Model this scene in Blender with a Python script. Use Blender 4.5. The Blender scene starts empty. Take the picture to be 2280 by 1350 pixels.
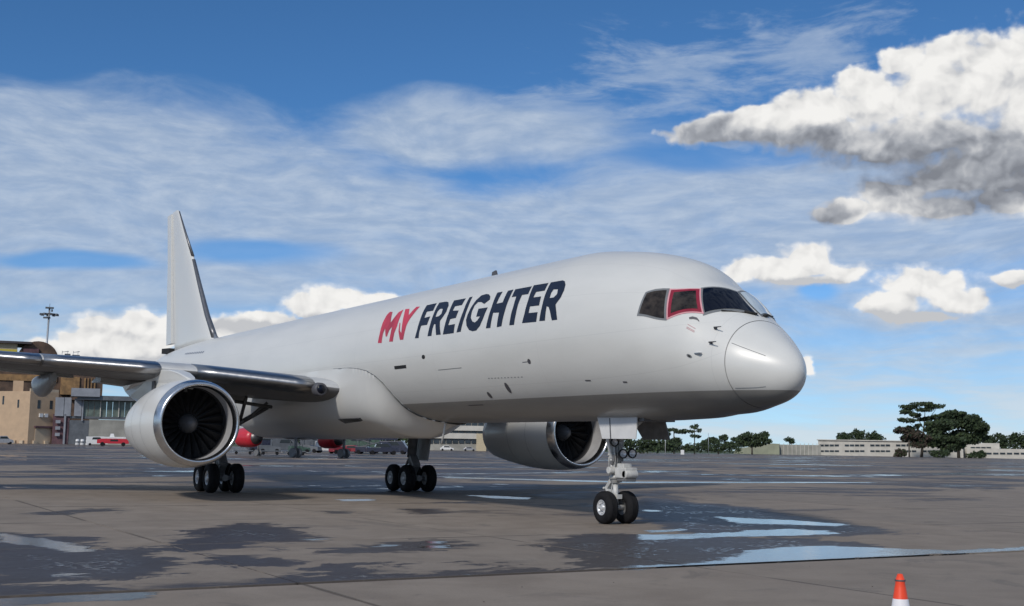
import bpy, bmesh, math, random
import numpy as np
from mathutils import Vector, Matrix
random.seed(7)
R = math.radians
scene = bpy.context.scene
COL = scene.collection

# ------------------------------------------------------------------ camera
CAM = Vector((16.955, -16.449, 1.718))
yaw, pitch, roll = R(149.3633), R(6.7821), R(0.9874)
fw = Vector((math.cos(yaw)*math.cos(pitch), math.sin(yaw)*math.cos(pitch), math.sin(pitch)))
rt = fw.cross(Vector((0, 0, 1))).normalized()
up = rt.cross(fw)
r2 = rt*math.cos(roll) + up*math.sin(roll)
u2 = -rt*math.sin(roll) + up*math.cos(roll)
cd = bpy.data.cameras.new('camera')
cd.sensor_width = 36.0
cd.lens = 36.0*2689.17/2280.0
cd.clip_start, cd.clip_end = 0.1, 20000
cam = bpy.data.objects.new('camera', cd)
COL.objects.link(cam)
m = Matrix((r2, u2, -fw)).transposed().to_4x4()
m.translation = CAM
cam.matrix_world = m
scene.camera = cam

# ------------------------------------------------------------------ light
SUN_AZ, SUN_EL = 303.0, 35.0           # degrees, counter-clockwise from +x
W = bpy.data.worlds.new('World')
scene.world = W
W.use_nodes = True
sd = bpy.data.lights.new('sun', 'SUN')
sd.energy, sd.angle, sd.color = 2.6, R(6), (1.0, 0.94, 0.85)
so = bpy.data.objects.new('sun', sd)
COL.objects.link(so)
sdir = Vector((math.cos(R(SUN_AZ))*math.cos(R(SUN_EL)), math.sin(R(SUN_AZ))*math.cos(R(SUN_EL)), math.sin(R(SUN_EL))))
so.rotation_euler = (-sdir).to_track_quat('-Z', 'Y').to_euler()
so.location = (0, 0, 60)
scene.view_settings.view_transform = 'Standard'
scene.view_settings.look = 'None'
scene.view_settings.exposure = 0.0
scene.view_settings.gamma = 1.0
scene.view_settings.use_curve_mapping = False
scene.cycles.max_bounces = 6
scene.cycles.diffuse_bounces = 3
scene.cycles.use_denoising = True


class NT:
    """small helper round a node tree"""
    def __init__(s, tree):
        s.t = tree
        s.l = tree.links

    def new(s, kind, **kw):
        n = s.t.nodes.new(kind)
        for k, v in kw.items():
            setattr(n, k, v)
        return n

    def put(s, sock, v):
        if isinstance(v, bpy.types.NodeSocket):
            s.l.new(v, sock)
        elif v is not None:
            sock.default_value = v

    def m(s, op, a, b=None, c=None, clamp=False):
        n = s.new('ShaderNodeMath', operation=op, use_clamp=clamp)
        for i, v in enumerate((a, b, c)):
            s.put(n.inputs[i], v)
        return n.outputs[0]

    def v(s, op, a, b=None):
        n = s.new('ShaderNodeVectorMath', operation=op)
        s.put(n.inputs[0], a)
        if b is not None:
            s.put(n.inputs[1], b)
        return n.outputs['Value'] if op in ('LENGTH', 'DOT_PRODUCT') else n.outputs[0]

    def step(s, x, lo, hi, kind='SMOOTHSTEP', a=0.0, b=1.0):
        n = s.new('ShaderNodeMapRange', interpolation_type=kind)
        for i, v in enumerate((x, lo, hi, a, b)):
            s.put(n.inputs[i], v)
        return n.outputs[0]

    def noise(s, vec, scale, detail=4.0, rough=0.5, dist=0.0, col=False):
        n = s.new('ShaderNodeTexNoise')
        s.put(n.inputs['Vector'], vec)
        s.put(n.inputs['Scale'], scale)
        n.inputs['Detail'].default_value = detail
        n.inputs['Roughness'].default_value = rough
        n.inputs['Distortion'].default_value = dist
        return n.outputs['Color' if col else 'Fac']

    def mix(s, f, a, b):
        n = s.new('ShaderNodeMix', data_type='RGBA')
        s.put(n.inputs[0], f)
        s.put(n.inputs[6], a)
        s.put(n.inputs[7], b)
        return n.outputs[2]

    def xyz(s, x, y, z=0.0):
        n = s.new('ShaderNodeCombineXYZ')
        for i, v in enumerate((x, y, z)):
            s.put(n.inputs[i], v)
        return n.outputs[0]

    def sep(s, v):
        n = s.new('ShaderNodeSeparateXYZ')
        s.put(n.inputs[0], v)
        return n.outputs


# sky: bearing (degrees right of the camera's heading) and elevation, clouds as soft masses with billows
CUMULUS = [(19.12, 11.02, 3.85, 0.77), (22.9, 10.95, 1.82, 0.77), (-17.16, 4.36, 2.43, 1.02), (18.85, 7.55, 2.23, 0.85), (13.7, 8.38, 1.82, 0.72), (18.01, 13.96, 5.67, 1.32), (22.22, 13.15, 4.05, 1.81), (14.8, 14.39, 3.85, 0.9), (10.01, 14.88, 2.84, 0.68), (23.55, 13.92, 2.43, 2.56), (19.82, 16.17, 2.23, 2.03), (21.94, 16.19, 2.43, 2.24), (24.34, 15.77, 2.63, 3.2), (17.05, 15.68, 2.53, 1.71), (13.99, 15.14, 2.63, 1.28), (11.7, 15.4, 1.62, 0.55), (19.0, 14.26, 4.25, 1.6), (22.78, 13.11, 3.24, 1.81), (16.06, 16.84, 1.01, 0.6), (18.28, 17.57, 1.22, 0.64), (20.26, 17.89, 1.11, 0.6), (22.54, 17.57, 1.22, 0.75), (20.88, 12.26, 1.92, 1.07), (11.91, 14.61, 2.63, 0.64), (25.92, 14.47, 2.43, 2.56), (17.96, 11.72, 2.23, 0.96), (20.27, 10.96, 2.23, 0.68), (22.35, 11.28, 1.82, 0.75), (15.56, 10.96, 1.62, 0.6), (23.48, 11.99, 1.22, 0.85), (13.91, 8.95, 1.22, 0.68), (12.48, 8.29, 1.92, 0.64), (10.72, 8.31, 1.01, 0.51), (15.31, 8.1, 1.22, 0.55), (13.7, 7.86, 2.03, 0.43), (19.04, 7.44, 1.82, 0.75), (20.17, 6.77, 1.92, 0.6), (17.56, 6.62, 1.62, 0.75), (19.01, 6.17, 2.23, 0.38), (22.89, 7.56, 1.22, 0.43), (-17.02, 5.38, 1.26, 0.9), (-18.54, 4.81, 1.62, 0.96), (-15.61, 4.93, 1.62, 1.17), (-19.55, 4.12, 1.32, 0.81), (-17.53, 3.94, 3.44, 0.85), (-14.21, 4.89, 1.42, 0.75), (-12.61, 5.26, 1.22, 0.64), (-20.94, 3.7, 1.22, 0.53), (-7.9, 6.9, 1.92, 0.6), (-9.35, 6.39, 1.52, 0.47), (-11.4, 5.72, 1.62, 0.51), (-6.21, 7.0, 1.01, 0.43), (14.0, 3.99, 0.32, 0.55), (10.23, 15.12, 2.23, 0.64), (20.5, 12.48, 3.24, 1.28), (22.38, 12.07, 1.82, 1.07), (17.8, 13.44, 2.23, 0.85)]
SHEET = [(-17.49, 6.89, 8.51, 1.28), (12.91, 11.08, 10.13, 2.56), (2.33, 8.94, 12.56, 1.28), (-22.21, 9.37, 8.1, 1.92), (15.93, 9.15, 8.51, 1.28), (-20.62, 11.1, 12.56, 3.62), (-9.47, 9.79, 14.18, 2.77), (7.67, 10.75, 11.34, 2.03), (16.94, 9.94, 10.13, 2.56), (-2.1, 14.68, 6.68, 1.28)]
WISP = [(20.67, 4.2, 6.08, 1.49), (19.84, 9.02, 5.27, 1.07), (20.72, 2.77, 1.22, 0.47), (17.18, 1.49, 1.62, 0.43), (8.52, 14.71, 2.43, 0.85), (9.59, 14.99, 3.44, 1.17), (7.66, 17.8, 6.68, 2.35), (14.03, 18.35, 6.08, 2.35), (2.24, 15.79, 5.06, 1.28), (10.85, 13.2, 3.04, 0.85)]
GAPS = [(-12.34, 8.5, 4.66, 0.9), (-19.84, 7.56, 4.46, 0.55), (7.67, 13.79, 3.44, 0.85), (14.5, 7.12, 1.22, 0.53)]
THICK = [(19.55, 12.8, 5.67, 1.41), (20.87, 11.96, 2.23, 1.28), (23.13, 12.5, 2.84, 1.28), (13.56, 14.04, 3.04, 0.72), (8.95, 14.7, 2.23, 0.72), (-17.48, 2.99, 4.46, 0.72), (-14.34, 3.3, 1.62, 0.72), (19.0, 5.87, 2.63, 0.47), (13.69, 7.44, 2.23, 0.38), (14.55, 10.83, 1.42, 0.55), (-11.38, 5.26, 1.82, 0.43), (-7.65, 5.81, 2.43, 0.34), (23.15, 7.08, 1.22, 0.26)]


def build_sky():
    t = NT(W.node_tree)
    W.node_tree.nodes.clear()
    geo = t.new('ShaderNodeTexCoord').outputs['Generated']
    d = t.v('NORMALIZE', geo)
    X, Y, Z = t.sep(d)
    az = t.m('MULTIPLY', t.m('ARCTAN2', Y, X), 180/math.pi)
    u = t.m('SUBTRACT', t.m('MODULO', t.m('SUBTRACT', 149.363+180+720, az), 360.0), 180.0)
    v = t.m('MULTIPLY', t.m('ARCSINE', Z), 180/math.pi)
    P = t.xyz(u, v, 0.0)

    def field(blobs, p, k=0.35, grow=1.0):
        best = None
        for (bu, bv, a, b) in blobs:
            q = t.v('MULTIPLY', t.v('SUBTRACT', p, (bu, bv, 0)), (1/a, 1/b, 0))
            f = t.m('SUBTRACT', grow, t.v('LENGTH', q))
            best = f if best is None else t.m('SMOOTH_MAX', best, f, k)
        return best

    # thin high sheet, everywhere, with the thicker masses named above
    wl = t.v('MULTIPLY', t.v('SUBTRACT', t.noise(t.v('MULTIPLY', P, (0.05, 0.12, 0)), 1.0, 3.0, 0.55, 0, True), (0.5, 0.5, 0.5)), (11.0, 3.8, 0))
    Pl = t.v('ADD', P, wl)
    st = t.noise(t.v('MULTIPLY', Pl, (0.13, 0.42, 0)), 1.0, 7.0, 0.6, 0.3)
    st2 = t.noise(t.v('ADD', t.v('MULTIPLY', Pl, (0.30, 1.1, 0)), (7.3, 3.1, 0)), 1.0, 5.0, 0.62, 0.2)
    st4 = t.noise(t.v('ADD', t.v('MULTIPLY', Pl, (0.10, 0.75, 0)), (3.3, 5.1, 0)), 1.0, 6.0, 0.58, 0.15)
    fs = field(SHEET, Pl)
    fwp = field(WISP, Pl)
    fg = field(GAPS, Pl)
    sh = t.step(t.m('ADD', fs, t.m('MULTIPLY', t.m('SUBTRACT', st, 0.5), 1.5)), -0.55, 0.30)
    sh = t.m('MULTIPLY', sh, t.step(st2, 0.25, 0.62, b=0.98, a=0.84))
    wp = t.m('MULTIPLY', t.step(t.m('ADD', fwp, t.m('MULTIPLY', t.m('SUBTRACT', st2, 0.5), 2.4)), 0.05, 0.9), 0.62)
    low = t.m('MULTIPLY', t.step(v, 11.5, 6.0), t.step(st4, 0.34, 0.62, a=0.48, b=0.95))
    gen = t.m('MULTIPLY', t.step(t.m('ABSOLUTE', u), 24.0, 34.0), t.step(st, 0.34, 0.60, b=0.95))
    alpha = t.m('MAXIMUM', t.m('MAXIMUM', sh, wp), t.m('MAXIMUM', low, gen))
    alpha = t.m('MULTIPLY', alpha, t.m('SUBTRACT', 1.0, t.m('MULTIPLY', t.step(fg, -0.1, 0.6), 0.85)))
    alpha = t.m('MULTIPLY', alpha, 0.90)

    # cumulus
    n1 = t.noise(t.v('MULTIPLY', P, (0.30, 0.42, 0)), 1.0, 6.0, 0.52, 0.0, True)
    warp = t.v('MULTIPLY', t.v('SUBTRACT', n1, (0.5, 0.5, 0.5)), (2.2, 1.6, 0))
    Pw = t.v('ADD', P, warp)
    extra = t.m('SUBTRACT', t.m('MULTIPLY', t.noise(t.v('MULTIPLY', P, (0.07, 0.16, 0)), 1.0, 3.0, 0.5), 3.2), 1.95)
    extra = t.m('ADD', extra, t.step(t.m('ABSOLUTE', u), 27.0, 22.0, 'LINEAR', 0.0, -5.0))
    extra = t.m('ADD', extra, t.step(v, 24.0, 32.0, 'LINEAR', 0.0, -1.6))
    base = t.m('MAXIMUM', field(CUMULUS, Pw, 0.25, 1.10), extra)
    Pu = t.v('ADD', Pw, (-0.20, 1.0, 0))
    base_up = field(CUMULUS, Pu, 0.25, 1.10)

    def puffs(p):
        n = t.new('ShaderNodeTexVoronoi', feature='SMOOTH_F1', voronoi_dimensions='2D')
        n.normalize = True
        t.put(n.inputs['Vector'], p)
        n.inputs['Scale'].default_value = 1.15
        n.inputs['Detail'].default_value = 1.5
        n.inputs['Roughness'].default_value = 0.55
        n.inputs['Smoothness'].default_value = 0.6
        return t.m('SUBTRACT', 0.30, n.outputs['Distance'])
    Pv = t.v('MULTIPLY', t.v('ADD', P, t.v('MULTIPLY', warp, (0.35, 0.35, 0))), (1.0, 1.25, 0))
    pf = puffs(Pv)
    pf2 = puffs(t.v('ADD', Pv, (-0.18, 0.34, 0)))
    F = t.m('ADD', t.m('ADD', base, 0.08), t.m('ADD', t.m('MULTIPLY', pf, 0.70), t.m('MULTIPLY', t.m('SUBTRACT', t.noise(P, 1.1, 4.0, 0.55), 0.5), 0.50)))
    grad = t.m('SUBTRACT', base, base_up)
    cum = t.step(F, 0.0, t.step(grad, -0.35, 0.35, 'LINEAR', 0.90, 0.42))
    rel = t.m('SUBTRACT', t.noise(Pw, 0.55, 3.5, 0.50), t.noise(t.v('ADD', Pw, (-0.15, 0.42, 0)), 0.55, 3.5, 0.50))
    lit = t.m('ADD', t.m('MULTIPLY', t.m('MINIMUM', t.m('MAXIMUM', grad, -0.45), 0.45), 0.26), t.m('ADD', t.m('MULTIPLY', rel, 1.5), t.m('MULTIPLY', t.m('SUBTRACT', pf, pf2), 0.35)))
    lit = t.m('ADD', lit, t.step(F, 0.0, 1.2, 'LINEAR', 0.80, 0.70))
    lit = t.m('SUBTRACT', lit, t.m('MULTIPLY', t.step(field(THICK, Pw), -0.75, 0.55), 0.62))
    lit = t.m('MAXIMUM', lit, t.step(v, 10.0, 8.8, 'LINEAR', 0.0, 0.46))
    ramp = t.new('ShaderNodeValToRGB')
    t.put(ramp.inputs[0], lit)
    e = ramp.color_ramp.elements
    e[0].position, e[0].color = 0.0, (0.22, 0.235, 0.27, 1)
    e[1].position, e[1].color = 0.95, (0.90, 0.89, 0.87, 1)
    for p_, c_ in ((0.25, (0.36, 0.38, 0.42, 1)), (0.50, (0.58, 0.59, 0.61, 1)), (0.72, (0.78, 0.775, 0.765, 1))):
        x = e.new(p_)
        x.color = c_
    cum_col = ramp.outputs[0]
    st3 = t.noise(t.v('ADD', t.v('MULTIPLY', Pl, (0.5, 1.6, 0)), (1.3, 9.1, 0)), 1.0, 6.0, 0.6)
    st_col = t.mix(t.step(st3, 0.28, 0.80), (0.34, 0.44, 0.60, 1), (0.52, 0.60, 0.71, 1))
    st_col = t.mix(t.step(v, 8.0, 1.0), st_col, t.mix(t.step(st4, 0.35, 0.65), (0.40, 0.56, 0.72, 1), (0.60, 0.68, 0.75, 1)))

    sky = t.new('ShaderNodeTexSky', sky_type='NISHITA')
    sky.sun_disc = False
    sky.sun_elevation = R(SUN_EL)
    sky.sun_rotation = R(90-SUN_AZ)
    sky.altitude = 1500
    sky.air_density, sky.dust_density, sky.ozone_density = 0.8, 0.0, 8.0
    bg = t.new('ShaderNodeBackground')
    hs = t.new('ShaderNodeHueSaturation')
    hs.inputs['Hue'].default_value = 0.494
    hs.inputs['Saturation'].default_value = 1.06
    hs.inputs['Value'].default_value = 1.08
    t.put(hs.inputs['Color'], sky.outputs[0])
    t.put(bg.inputs[0], hs.outputs[0])
    bg.inputs[1].default_value = SKY_STRENGTH
    cl = t.new('ShaderNodeBackground')
    t.put(cl.inputs[0], t.mix(cum, st_col, cum_col))
    cl.inputs[1].default_value = 1.0
    mx = t.new('ShaderNodeMixShader')
    t.put(mx.inputs[0], t.m('MAXIMUM', alpha, cum, clamp=True))
    t.put(mx.inputs[1], bg.outputs[0])
    t.put(mx.inputs[2], cl.outputs[0])
    out = t.new('ShaderNodeOutputWorld')
    t.put(out.inputs[0], mx.outputs[0])


SKY_STRENGTH = 0.10
build_sky()
W.cycles.sampling_method = 'MANUAL'
W.cycles.sample_map_resolution = 512

# ------------------------------------------------------------------ mesh helpers
class MB:
    def __init__(s):
        s.v, s.f, s.mi, s.sm = [], [], [], []

    def add(s, vs, fs, mi=0, smooth=False):
        o = len(s.v)
        s.v += [tuple(x) for x in vs]
        s.f += [tuple(i+o for i in f) for f in fs]
        s.mi += [mi]*len(fs)
        s.sm += [smooth]*len(fs)
        return s

    def box(s, c, size, rot=0.0, mi=0, taper=1.0):
        cx, cy, cz = c
        a, b, h = size[0]/2, size[1]/2, size[2]/2
        ca, sa = math.cos(rot), math.sin(rot)
        vs = []
        for dz, k in ((-h, 1.0), (h, taper)):
            for dx, dy in ((-a, -b), (a, -b), (a, b), (-a, b)):
                x, y = dx*k, dy*k
                vs.append((cx+x*ca-y*sa, cy+x*sa+y*ca, cz+dz))
        return s.add(vs, [(3, 2, 1, 0), (4, 5, 6, 7), (0, 1, 5, 4), (1, 2, 6, 5), (2, 3, 7, 6), (3, 0, 4, 7)], mi)

    def tube(s, p0, p1, r0, r1=None, n=12, mi=0, caps=True):
        p0, p1 = Vector(p0), Vector(p1)
        r1 = r0 if r1 is None else r1
        d = (p1-p0).normalized()
        a = d.orthogonal().normalized()
        b = d.cross(a)
        vs = []
        for p, r in ((p0, r0), (p1, r1)):
            for i in range(n):
                t = 2*math.pi*i/n
                vs.append(p + a*r*math.cos(t) + b*r*math.sin(t))
        s.add(vs, [(i, (i+1) % n, n+(i+1) % n, n+i) for i in range(n)], mi, True)
        if caps:
            s.add(vs[:n], [tuple(range(n))[::-1]], mi)
            s.add(vs[n:], [tuple(range(n))], mi)
        return s

    def lathe(s, origin, axis, prof, n=48, mi=0, smooth=True, closed=False):
        """prof: (distance along axis, radius)"""
        o, d = Vector(origin), Vector(axis).normalized()
        a = d.orthogonal().normalized()
        b = d.cross(a)
        vs = []
        for (t, r) in prof:
            for i in range(n):
                w = 2*math.pi*i/n
                vs.append(o + d*t + (a*math.cos(w) + b*math.sin(w))*max(r, 1e-4))
        fs = []
        k = len(prof)
        for j in range(k if closed else k-1):
            j2 = (j+1) % k
            for i in range(n):
                i2 = (i+1) % n
                fs.append((j*n+i, j*n+i2, j2*n+i2, j2*n+i))
        return s.add(vs, fs, mi, smooth)

    def loft(s, rings, mi=0, smooth=True, caps=True, wrap=True):
        n = len(rings[0])
        vs = [p for r in rings for p in r]
        fs = []
        for j in range(len(rings)-1):
            for i in range(n if wrap else n-1):
                i2 = (i+1) % n
                fs.append((j*n+i, j*n+i2, (j+1)*n+i2, (j+1)*n+i))
        s.add(vs, fs, mi, smooth)
        if caps:
            s.add(rings[0], [tuple(range(n))[::-1]], mi)
            s.add(rings[-1], [tuple(range(n))], mi)
        return s

    def prism(s, pts, off, mi=0):
        """flat polygon pts (3D) extruded by vector off"""
        n = len(pts)
        vs = [Vector(p) for p in pts] + [Vector(p)+Vector(off) for p in pts]
        return s.add(vs, [tuple(range(n))[::-1], tuple(range(n, 2*n))] + [(i, (i+1) % n, n+(i+1) % n, n+i) for i in range(n)], mi)

    def build(s, name, mats, parent=None, kind=None, label=None, bevel=0, fixn=True, loc=None):
        me = bpy.data.meshes.new(name)
        me.from_pydata(s.v, [], s.f)
        for mt in (mats if isinstance(mats, (list, tuple)) else [mats]):
            me.materials.append(mt)
        me.polygons.foreach_set('material_index', s.mi)
        me.polygons.foreach_set('use_smooth', s.sm)
        if fixn:
            bm = bmesh.new()
            bm.from_mesh(me)
            bmesh.ops.remove_doubles(bm, verts=bm.verts, dist=1e-4)
            bmesh.ops.recalc_face_normals(bm, faces=bm.faces)
            bm.to_mesh(me)
            bm.free()
        me.update()
        o = bpy.data.objects.new(name, me)
        COL.objects.link(o)
        if parent is not None:
            o.parent = parent
            if loc is None and parent.get('shift') is not None:
                o.location = Vector(parent['shift'])
        if loc is not None:
            o.location = loc
        if kind:
            o['kind'] = kind
        if label:
            o['label'] = label
        if bevel:
            b = o.modifiers.new('bevel', 'BEVEL')
            b.width, b.segments, b.limit_method, b.angle_limit = bevel, 2, 'ANGLE', R(35)
        return o


def tag(o, label, cat, group=None):
    o['label'], o['category'] = label, cat
    if group:
        o['group'] = group
    return o


def thing(name, label, cat, loc=(0, 0, 0), rz=0.0, group=None):
    o = bpy.data.objects.new(name, None)
    o.empty_display_size = 0.3
    COL.objects.link(o)
    o.location, o.rotation_euler = loc, (0, 0, rz)
    return tag(o, label, cat, group)


def copy_tree(o, parent=None):
    c = o.copy()
    COL.objects.link(c)
    if parent is not None:
        c.parent = parent
    for ch in list(o.children):
        copy_tree(ch, c)
    return c


# ------------------------------------------------------------------ materials
MATS = {}


def mat(name, col, rough=0.5, metal=0.0, var=0.08, scale=3.0, coat=0.0, spec=0.5, bump=0.0, bscale=30.0):
    if name in MATS:
        return MATS[name]
    mt = bpy.data.materials.new(name)
    mt.use_nodes = True
    t = NT(mt.node_tree)
    b = mt.node_tree.nodes['Principled BSDF']
    g = t.new('ShaderNodeTexCoord').outputs['Object']
    n = t.noise(g, scale, 5.0, 0.6)
    lo = tuple(c*(1-var) for c in col)+(1,)
    hi = tuple(min(1, c*(1+var)) for c in col)+(1,)
    t.put(b.inputs['Base Color'], t.mix(t.step(n, 0.3, 0.7), lo, hi))
    t.put(b.inputs['Roughness'], t.step(n, 0.3, 0.7, 'LINEAR', rough*0.85, min(1, rough*1.15)))
    b.inputs['Metallic'].default_value = metal
    b.inputs['Coat Weight'].default_value = coat
    b.inputs['Specular IOR Level'].default_value = spec
    if bump:
        bn = t.new('ShaderNodeBump')
        bn.inputs['Strength'].default_value = bump
        bn.inputs['Distance'].default_value = 0.02
        t.put(bn.inputs['Height'], t.noise(g, bscale, 4.0, 0.6))
        t.put(b.inputs['Normal'], bn.outputs[0])
    MATS[name] = mt
    return mt


def skin_material():
    """white aircraft paint with light grey-brown belly paint, panel joints and faint streaks"""
    mt = bpy.data.materials.new('aircraft_paint')
    mt.use_nodes = True
    t = NT(mt.node_tree)
    b = mt.node_tree.nodes['Principled BSDF']
    p = t.new('ShaderNodeTexCoord').outputs['Object']
    X, Y, Z = t.sep(p)
    n = t.noise(t.v('MULTIPLY', p, (0.25, 1.0, 1.0)), 1.6, 6.0, 0.6)
    n2 = t.noise(t.v('MULTIPLY', p, (2.0, 2.0, 0.35)), 2.0, 5.0, 0.6)
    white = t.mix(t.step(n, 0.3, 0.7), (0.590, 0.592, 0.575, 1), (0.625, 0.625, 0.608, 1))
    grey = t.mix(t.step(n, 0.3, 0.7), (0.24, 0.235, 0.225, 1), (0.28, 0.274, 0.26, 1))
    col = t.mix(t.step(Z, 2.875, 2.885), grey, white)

    def seams(coord, period, width, phase=0.0):
        a = t.m('PINGPONG', t.m('ADD', coord, phase), period/2)
        return t.step(a, width*0.4, width, 'LINEAR', 1.0, 0.0)
    ang = t.m('ARCTAN2', t.m('SUBTRACT', Z, 4.35), t.m('ABSOLUTE', Y))
    lines = t.m('MAXIMUM', seams(X, 5.2, 0.010, 1.3), seams(ang, 0.52, 0.006, 0.12))
    lines = t.m('MULTIPLY', lines, t.step(X, -1.2, -1.0, 'LINEAR', 1.0, 0.0))
    col = t.mix(t.m('MULTIPLY', lines, 0.15), col, (0.28, 0.29, 0.30, 1))
    dirt = t.m('MULTIPLY', t.step(n2, 0.56, 0.85), 0.05)
    col = t.mix(dirt, col, (0.38, 0.36, 0.33, 1))
    t.put(b.inputs['Base Color'], col)
    t.put(b.inputs['Roughness'], t.step(n, 0.3, 0.7, 'LINEAR', 0.33, 0.38))
    b.inputs['Coat Weight'].default_value = 0.12
    b.inputs['Coat Roughness'].default_value = 0.10
    return mt


SKIN = skin_material()
WHITE = mat('white_paint', (0.62, 0.62, 0.605), 0.33, var=0.015, scale=0.8, coat=0.12)
RADOME = mat('radome_paint', (0.66, 0.67, 0.67), 0.24, var=0.03, coat=0.3)
WINGGREY = mat('wing_grey_paint', (0.42, 0.43, 0.44), 0.42, var=0.08, scale=1.5)
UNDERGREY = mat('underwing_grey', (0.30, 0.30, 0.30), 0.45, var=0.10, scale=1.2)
CHROME = mat('polished_metal', (0.36, 0.36, 0.37), 0.34, metal=1.0, var=0.05, scale=6)
DULLMETAL = mat('dull_metal', (0.45, 0.45, 0.46), 0.38, metal=0.9, var=0.1)
LINER = mat('inlet_liner', (0.36, 0.36, 0.37), 0.5, var=0.08)
DUCT = mat('inlet_duct_dark', (0.035, 0.035, 0.038), 0.5)
FAN = mat('fan_blade_metal', (0.010, 0.010, 0.011), 0.6, metal=0.2)
LIPMETAL = mat('inlet_lip_metal', (0.66, 0.66, 0.67), 0.24, metal=1.0, var=0.05, scale=6)
SPIN = mat('spinner_grey', (0.10, 0.10, 0.105), 0.4)
NOZZLE = mat('burnt_metal', (0.12, 0.11, 0.11), 0.4, metal=0.8, var=0.2)
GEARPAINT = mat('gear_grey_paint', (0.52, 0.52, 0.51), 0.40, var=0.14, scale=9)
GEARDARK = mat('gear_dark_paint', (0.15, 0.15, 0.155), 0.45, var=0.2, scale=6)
DOORPAINT = mat('gear_door_paint', (0.60, 0.60, 0.60), 0.35, var=0.05)
RUBBER = mat('tyre_rubber', (0.014, 0.014, 0.016), 0.8, var=0.25, scale=8, spec=0.15)
RIM = mat('wheel_rim_paint', (0.55, 0.56, 0.58), 0.35, metal=0.3, var=0.15, scale=14)
BLACK = mat('black_gap', (0.012, 0.012, 0.013), 0.7)
SEAL = mat('grey_seal', (0.16, 0.17, 0.18), 0.5)
MARK = mat('dark_marking', (0.07, 0.07, 0.08), 0.5)
GLASS = mat('cockpit_glass', (0.004, 0.006, 0.014), 0.06, var=0.05, spec=0.25)
GLASS2 = mat('cockpit_side_glass', (0.030, 0.024, 0.020), 0.06, var=0.7, scale=4, spec=0.35)
REDFRAME = mat('red_window_frame', (0.24, 0.018, 0.040), 0.45, var=0.1, spec=0.3)
PANE = mat('painted_sky_windscreen', (0.50, 0.57, 0.61), 0.05, var=0.05)  # pale base colour stands in for sky seen in the port pane
PINK = mat('pale_red_frame', (0.62, 0.30, 0.33), 0.4, var=0.05)
NAVY = mat('navy_lettering', (0.010, 0.017, 0.038), 0.5, var=0.1, spec=0.25)
REDLET = mat('red_lettering', (0.44, 0.045, 0.08), 0.5, var=0.25, scale=1.2, spec=0.25)
LAMP = mat('lamp_lens', (0.80, 0.80, 0.82), 0.35, metal=0.5, var=0.05)

# ------------------------------------------------------------------ fuselage surface
KS= [0.0, 0.12, 0.5, 1.0, 1.5, 2.0, 2.5, 3.0, 4.0, 5.0, 6.5, 8.0]
KT= [3.248, 3.547, 3.898, 4.264, 4.633, 5.052, 5.326, 5.693, 6.005, 6.187, 6.345, 6.349]
KB= [3.248, 2.935, 2.683, 2.563, 2.464, 2.434, 2.379, 2.361, 2.339, 2.335, 2.353, 2.355]
KW= [0.0, 0.265, 0.616, 0.97, 1.175, 1.395, 1.521, 1.65, 1.773, 1.862, 1.907, 1.907]
KS += [10.0, 30.0, 33.0, 36.0, 39.0, 42.0, 44.5, 46.9]
KT += [6.35, 6.35, 6.35, 6.345, 6.31, 6.24, 6.12, 5.93]
KB += [2.355, 2.36, 2.50, 2.96, 3.58, 4.28, 4.88, 5.42]
KW += [1.907, 1.907, 1.89, 1.75, 1.47, 1.08, 0.72, 0.30]
_ks, _kx = np.array(KS), np.sqrt(np.array(KS))


def pchip(xs, ys, x):
    h = np.diff(xs)
    d = np.diff(ys)/h
    m_ = np.zeros(len(xs))
    m_[0], m_[-1] = d[0], d[-1]
    for i in range(1, len(xs)-1):
        if d[i-1]*d[i] > 0:
            m_[i] = 2*d[i-1]*d[i]/(d[i-1]+d[i])
    i = np.clip(np.searchsorted(xs, x)-1, 0, len(xs)-2)
    t = (x-xs[i])/h[i]
    return (2*t**3-3*t**2+1)*ys[i]+(t**3-2*t**2+t)*h[i]*m_[i]+(-2*t**3+3*t**2)*ys[i+1]+(t**3-t**2)*h[i]*m_[i+1]


_TS = np.concatenate([np.linspace(0, 0.5, 200)**2, np.linspace(0.2505, 46.9, 6000)])
_TT, _TB, _TW = (pchip(_kx, np.array(k), np.sqrt(_TS)) for k in (KT, KB, KW))


def tbw(s):
    return float(np.interp(s, _TS, _TT)), float(np.interp(s, _TS, _TB)), float(np.interp(s, _TS, _TW))


def skin(s, th, off=0.0):
    """point on the fuselage: s metres aft of the nose, th from the starboard side (0) up to the crown (pi/2)"""
    t, b, w = tbw(s)
    y, z = -w*math.cos(th), (t+b)/2 + (t-b)/2*math.sin(th)
    if off:
        e = 0.01
        t2, b2, w2 = tbw(s+e)
        q = Vector((-e, -w2*math.cos(th)-y, (t2+b2)/2+(t2-b2)/2*math.sin(th)-z))
        r = Vector((0, w*math.sin(th), (t-b)/2*math.cos(th)))
        n = q.cross(r)
        n.normalize()
        if n.dot(Vector((0, y, z-(t+b)/2))) < 0:
            n = -n
        return Vector((-s, y, z)) + n*off
    return Vector((-s, y, z))


def st_of(s, y, z):
    t, b, w = tbw(s)
    return (s, math.atan2((z-(t+b)/2)/((t-b)/2), -y/w))


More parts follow.
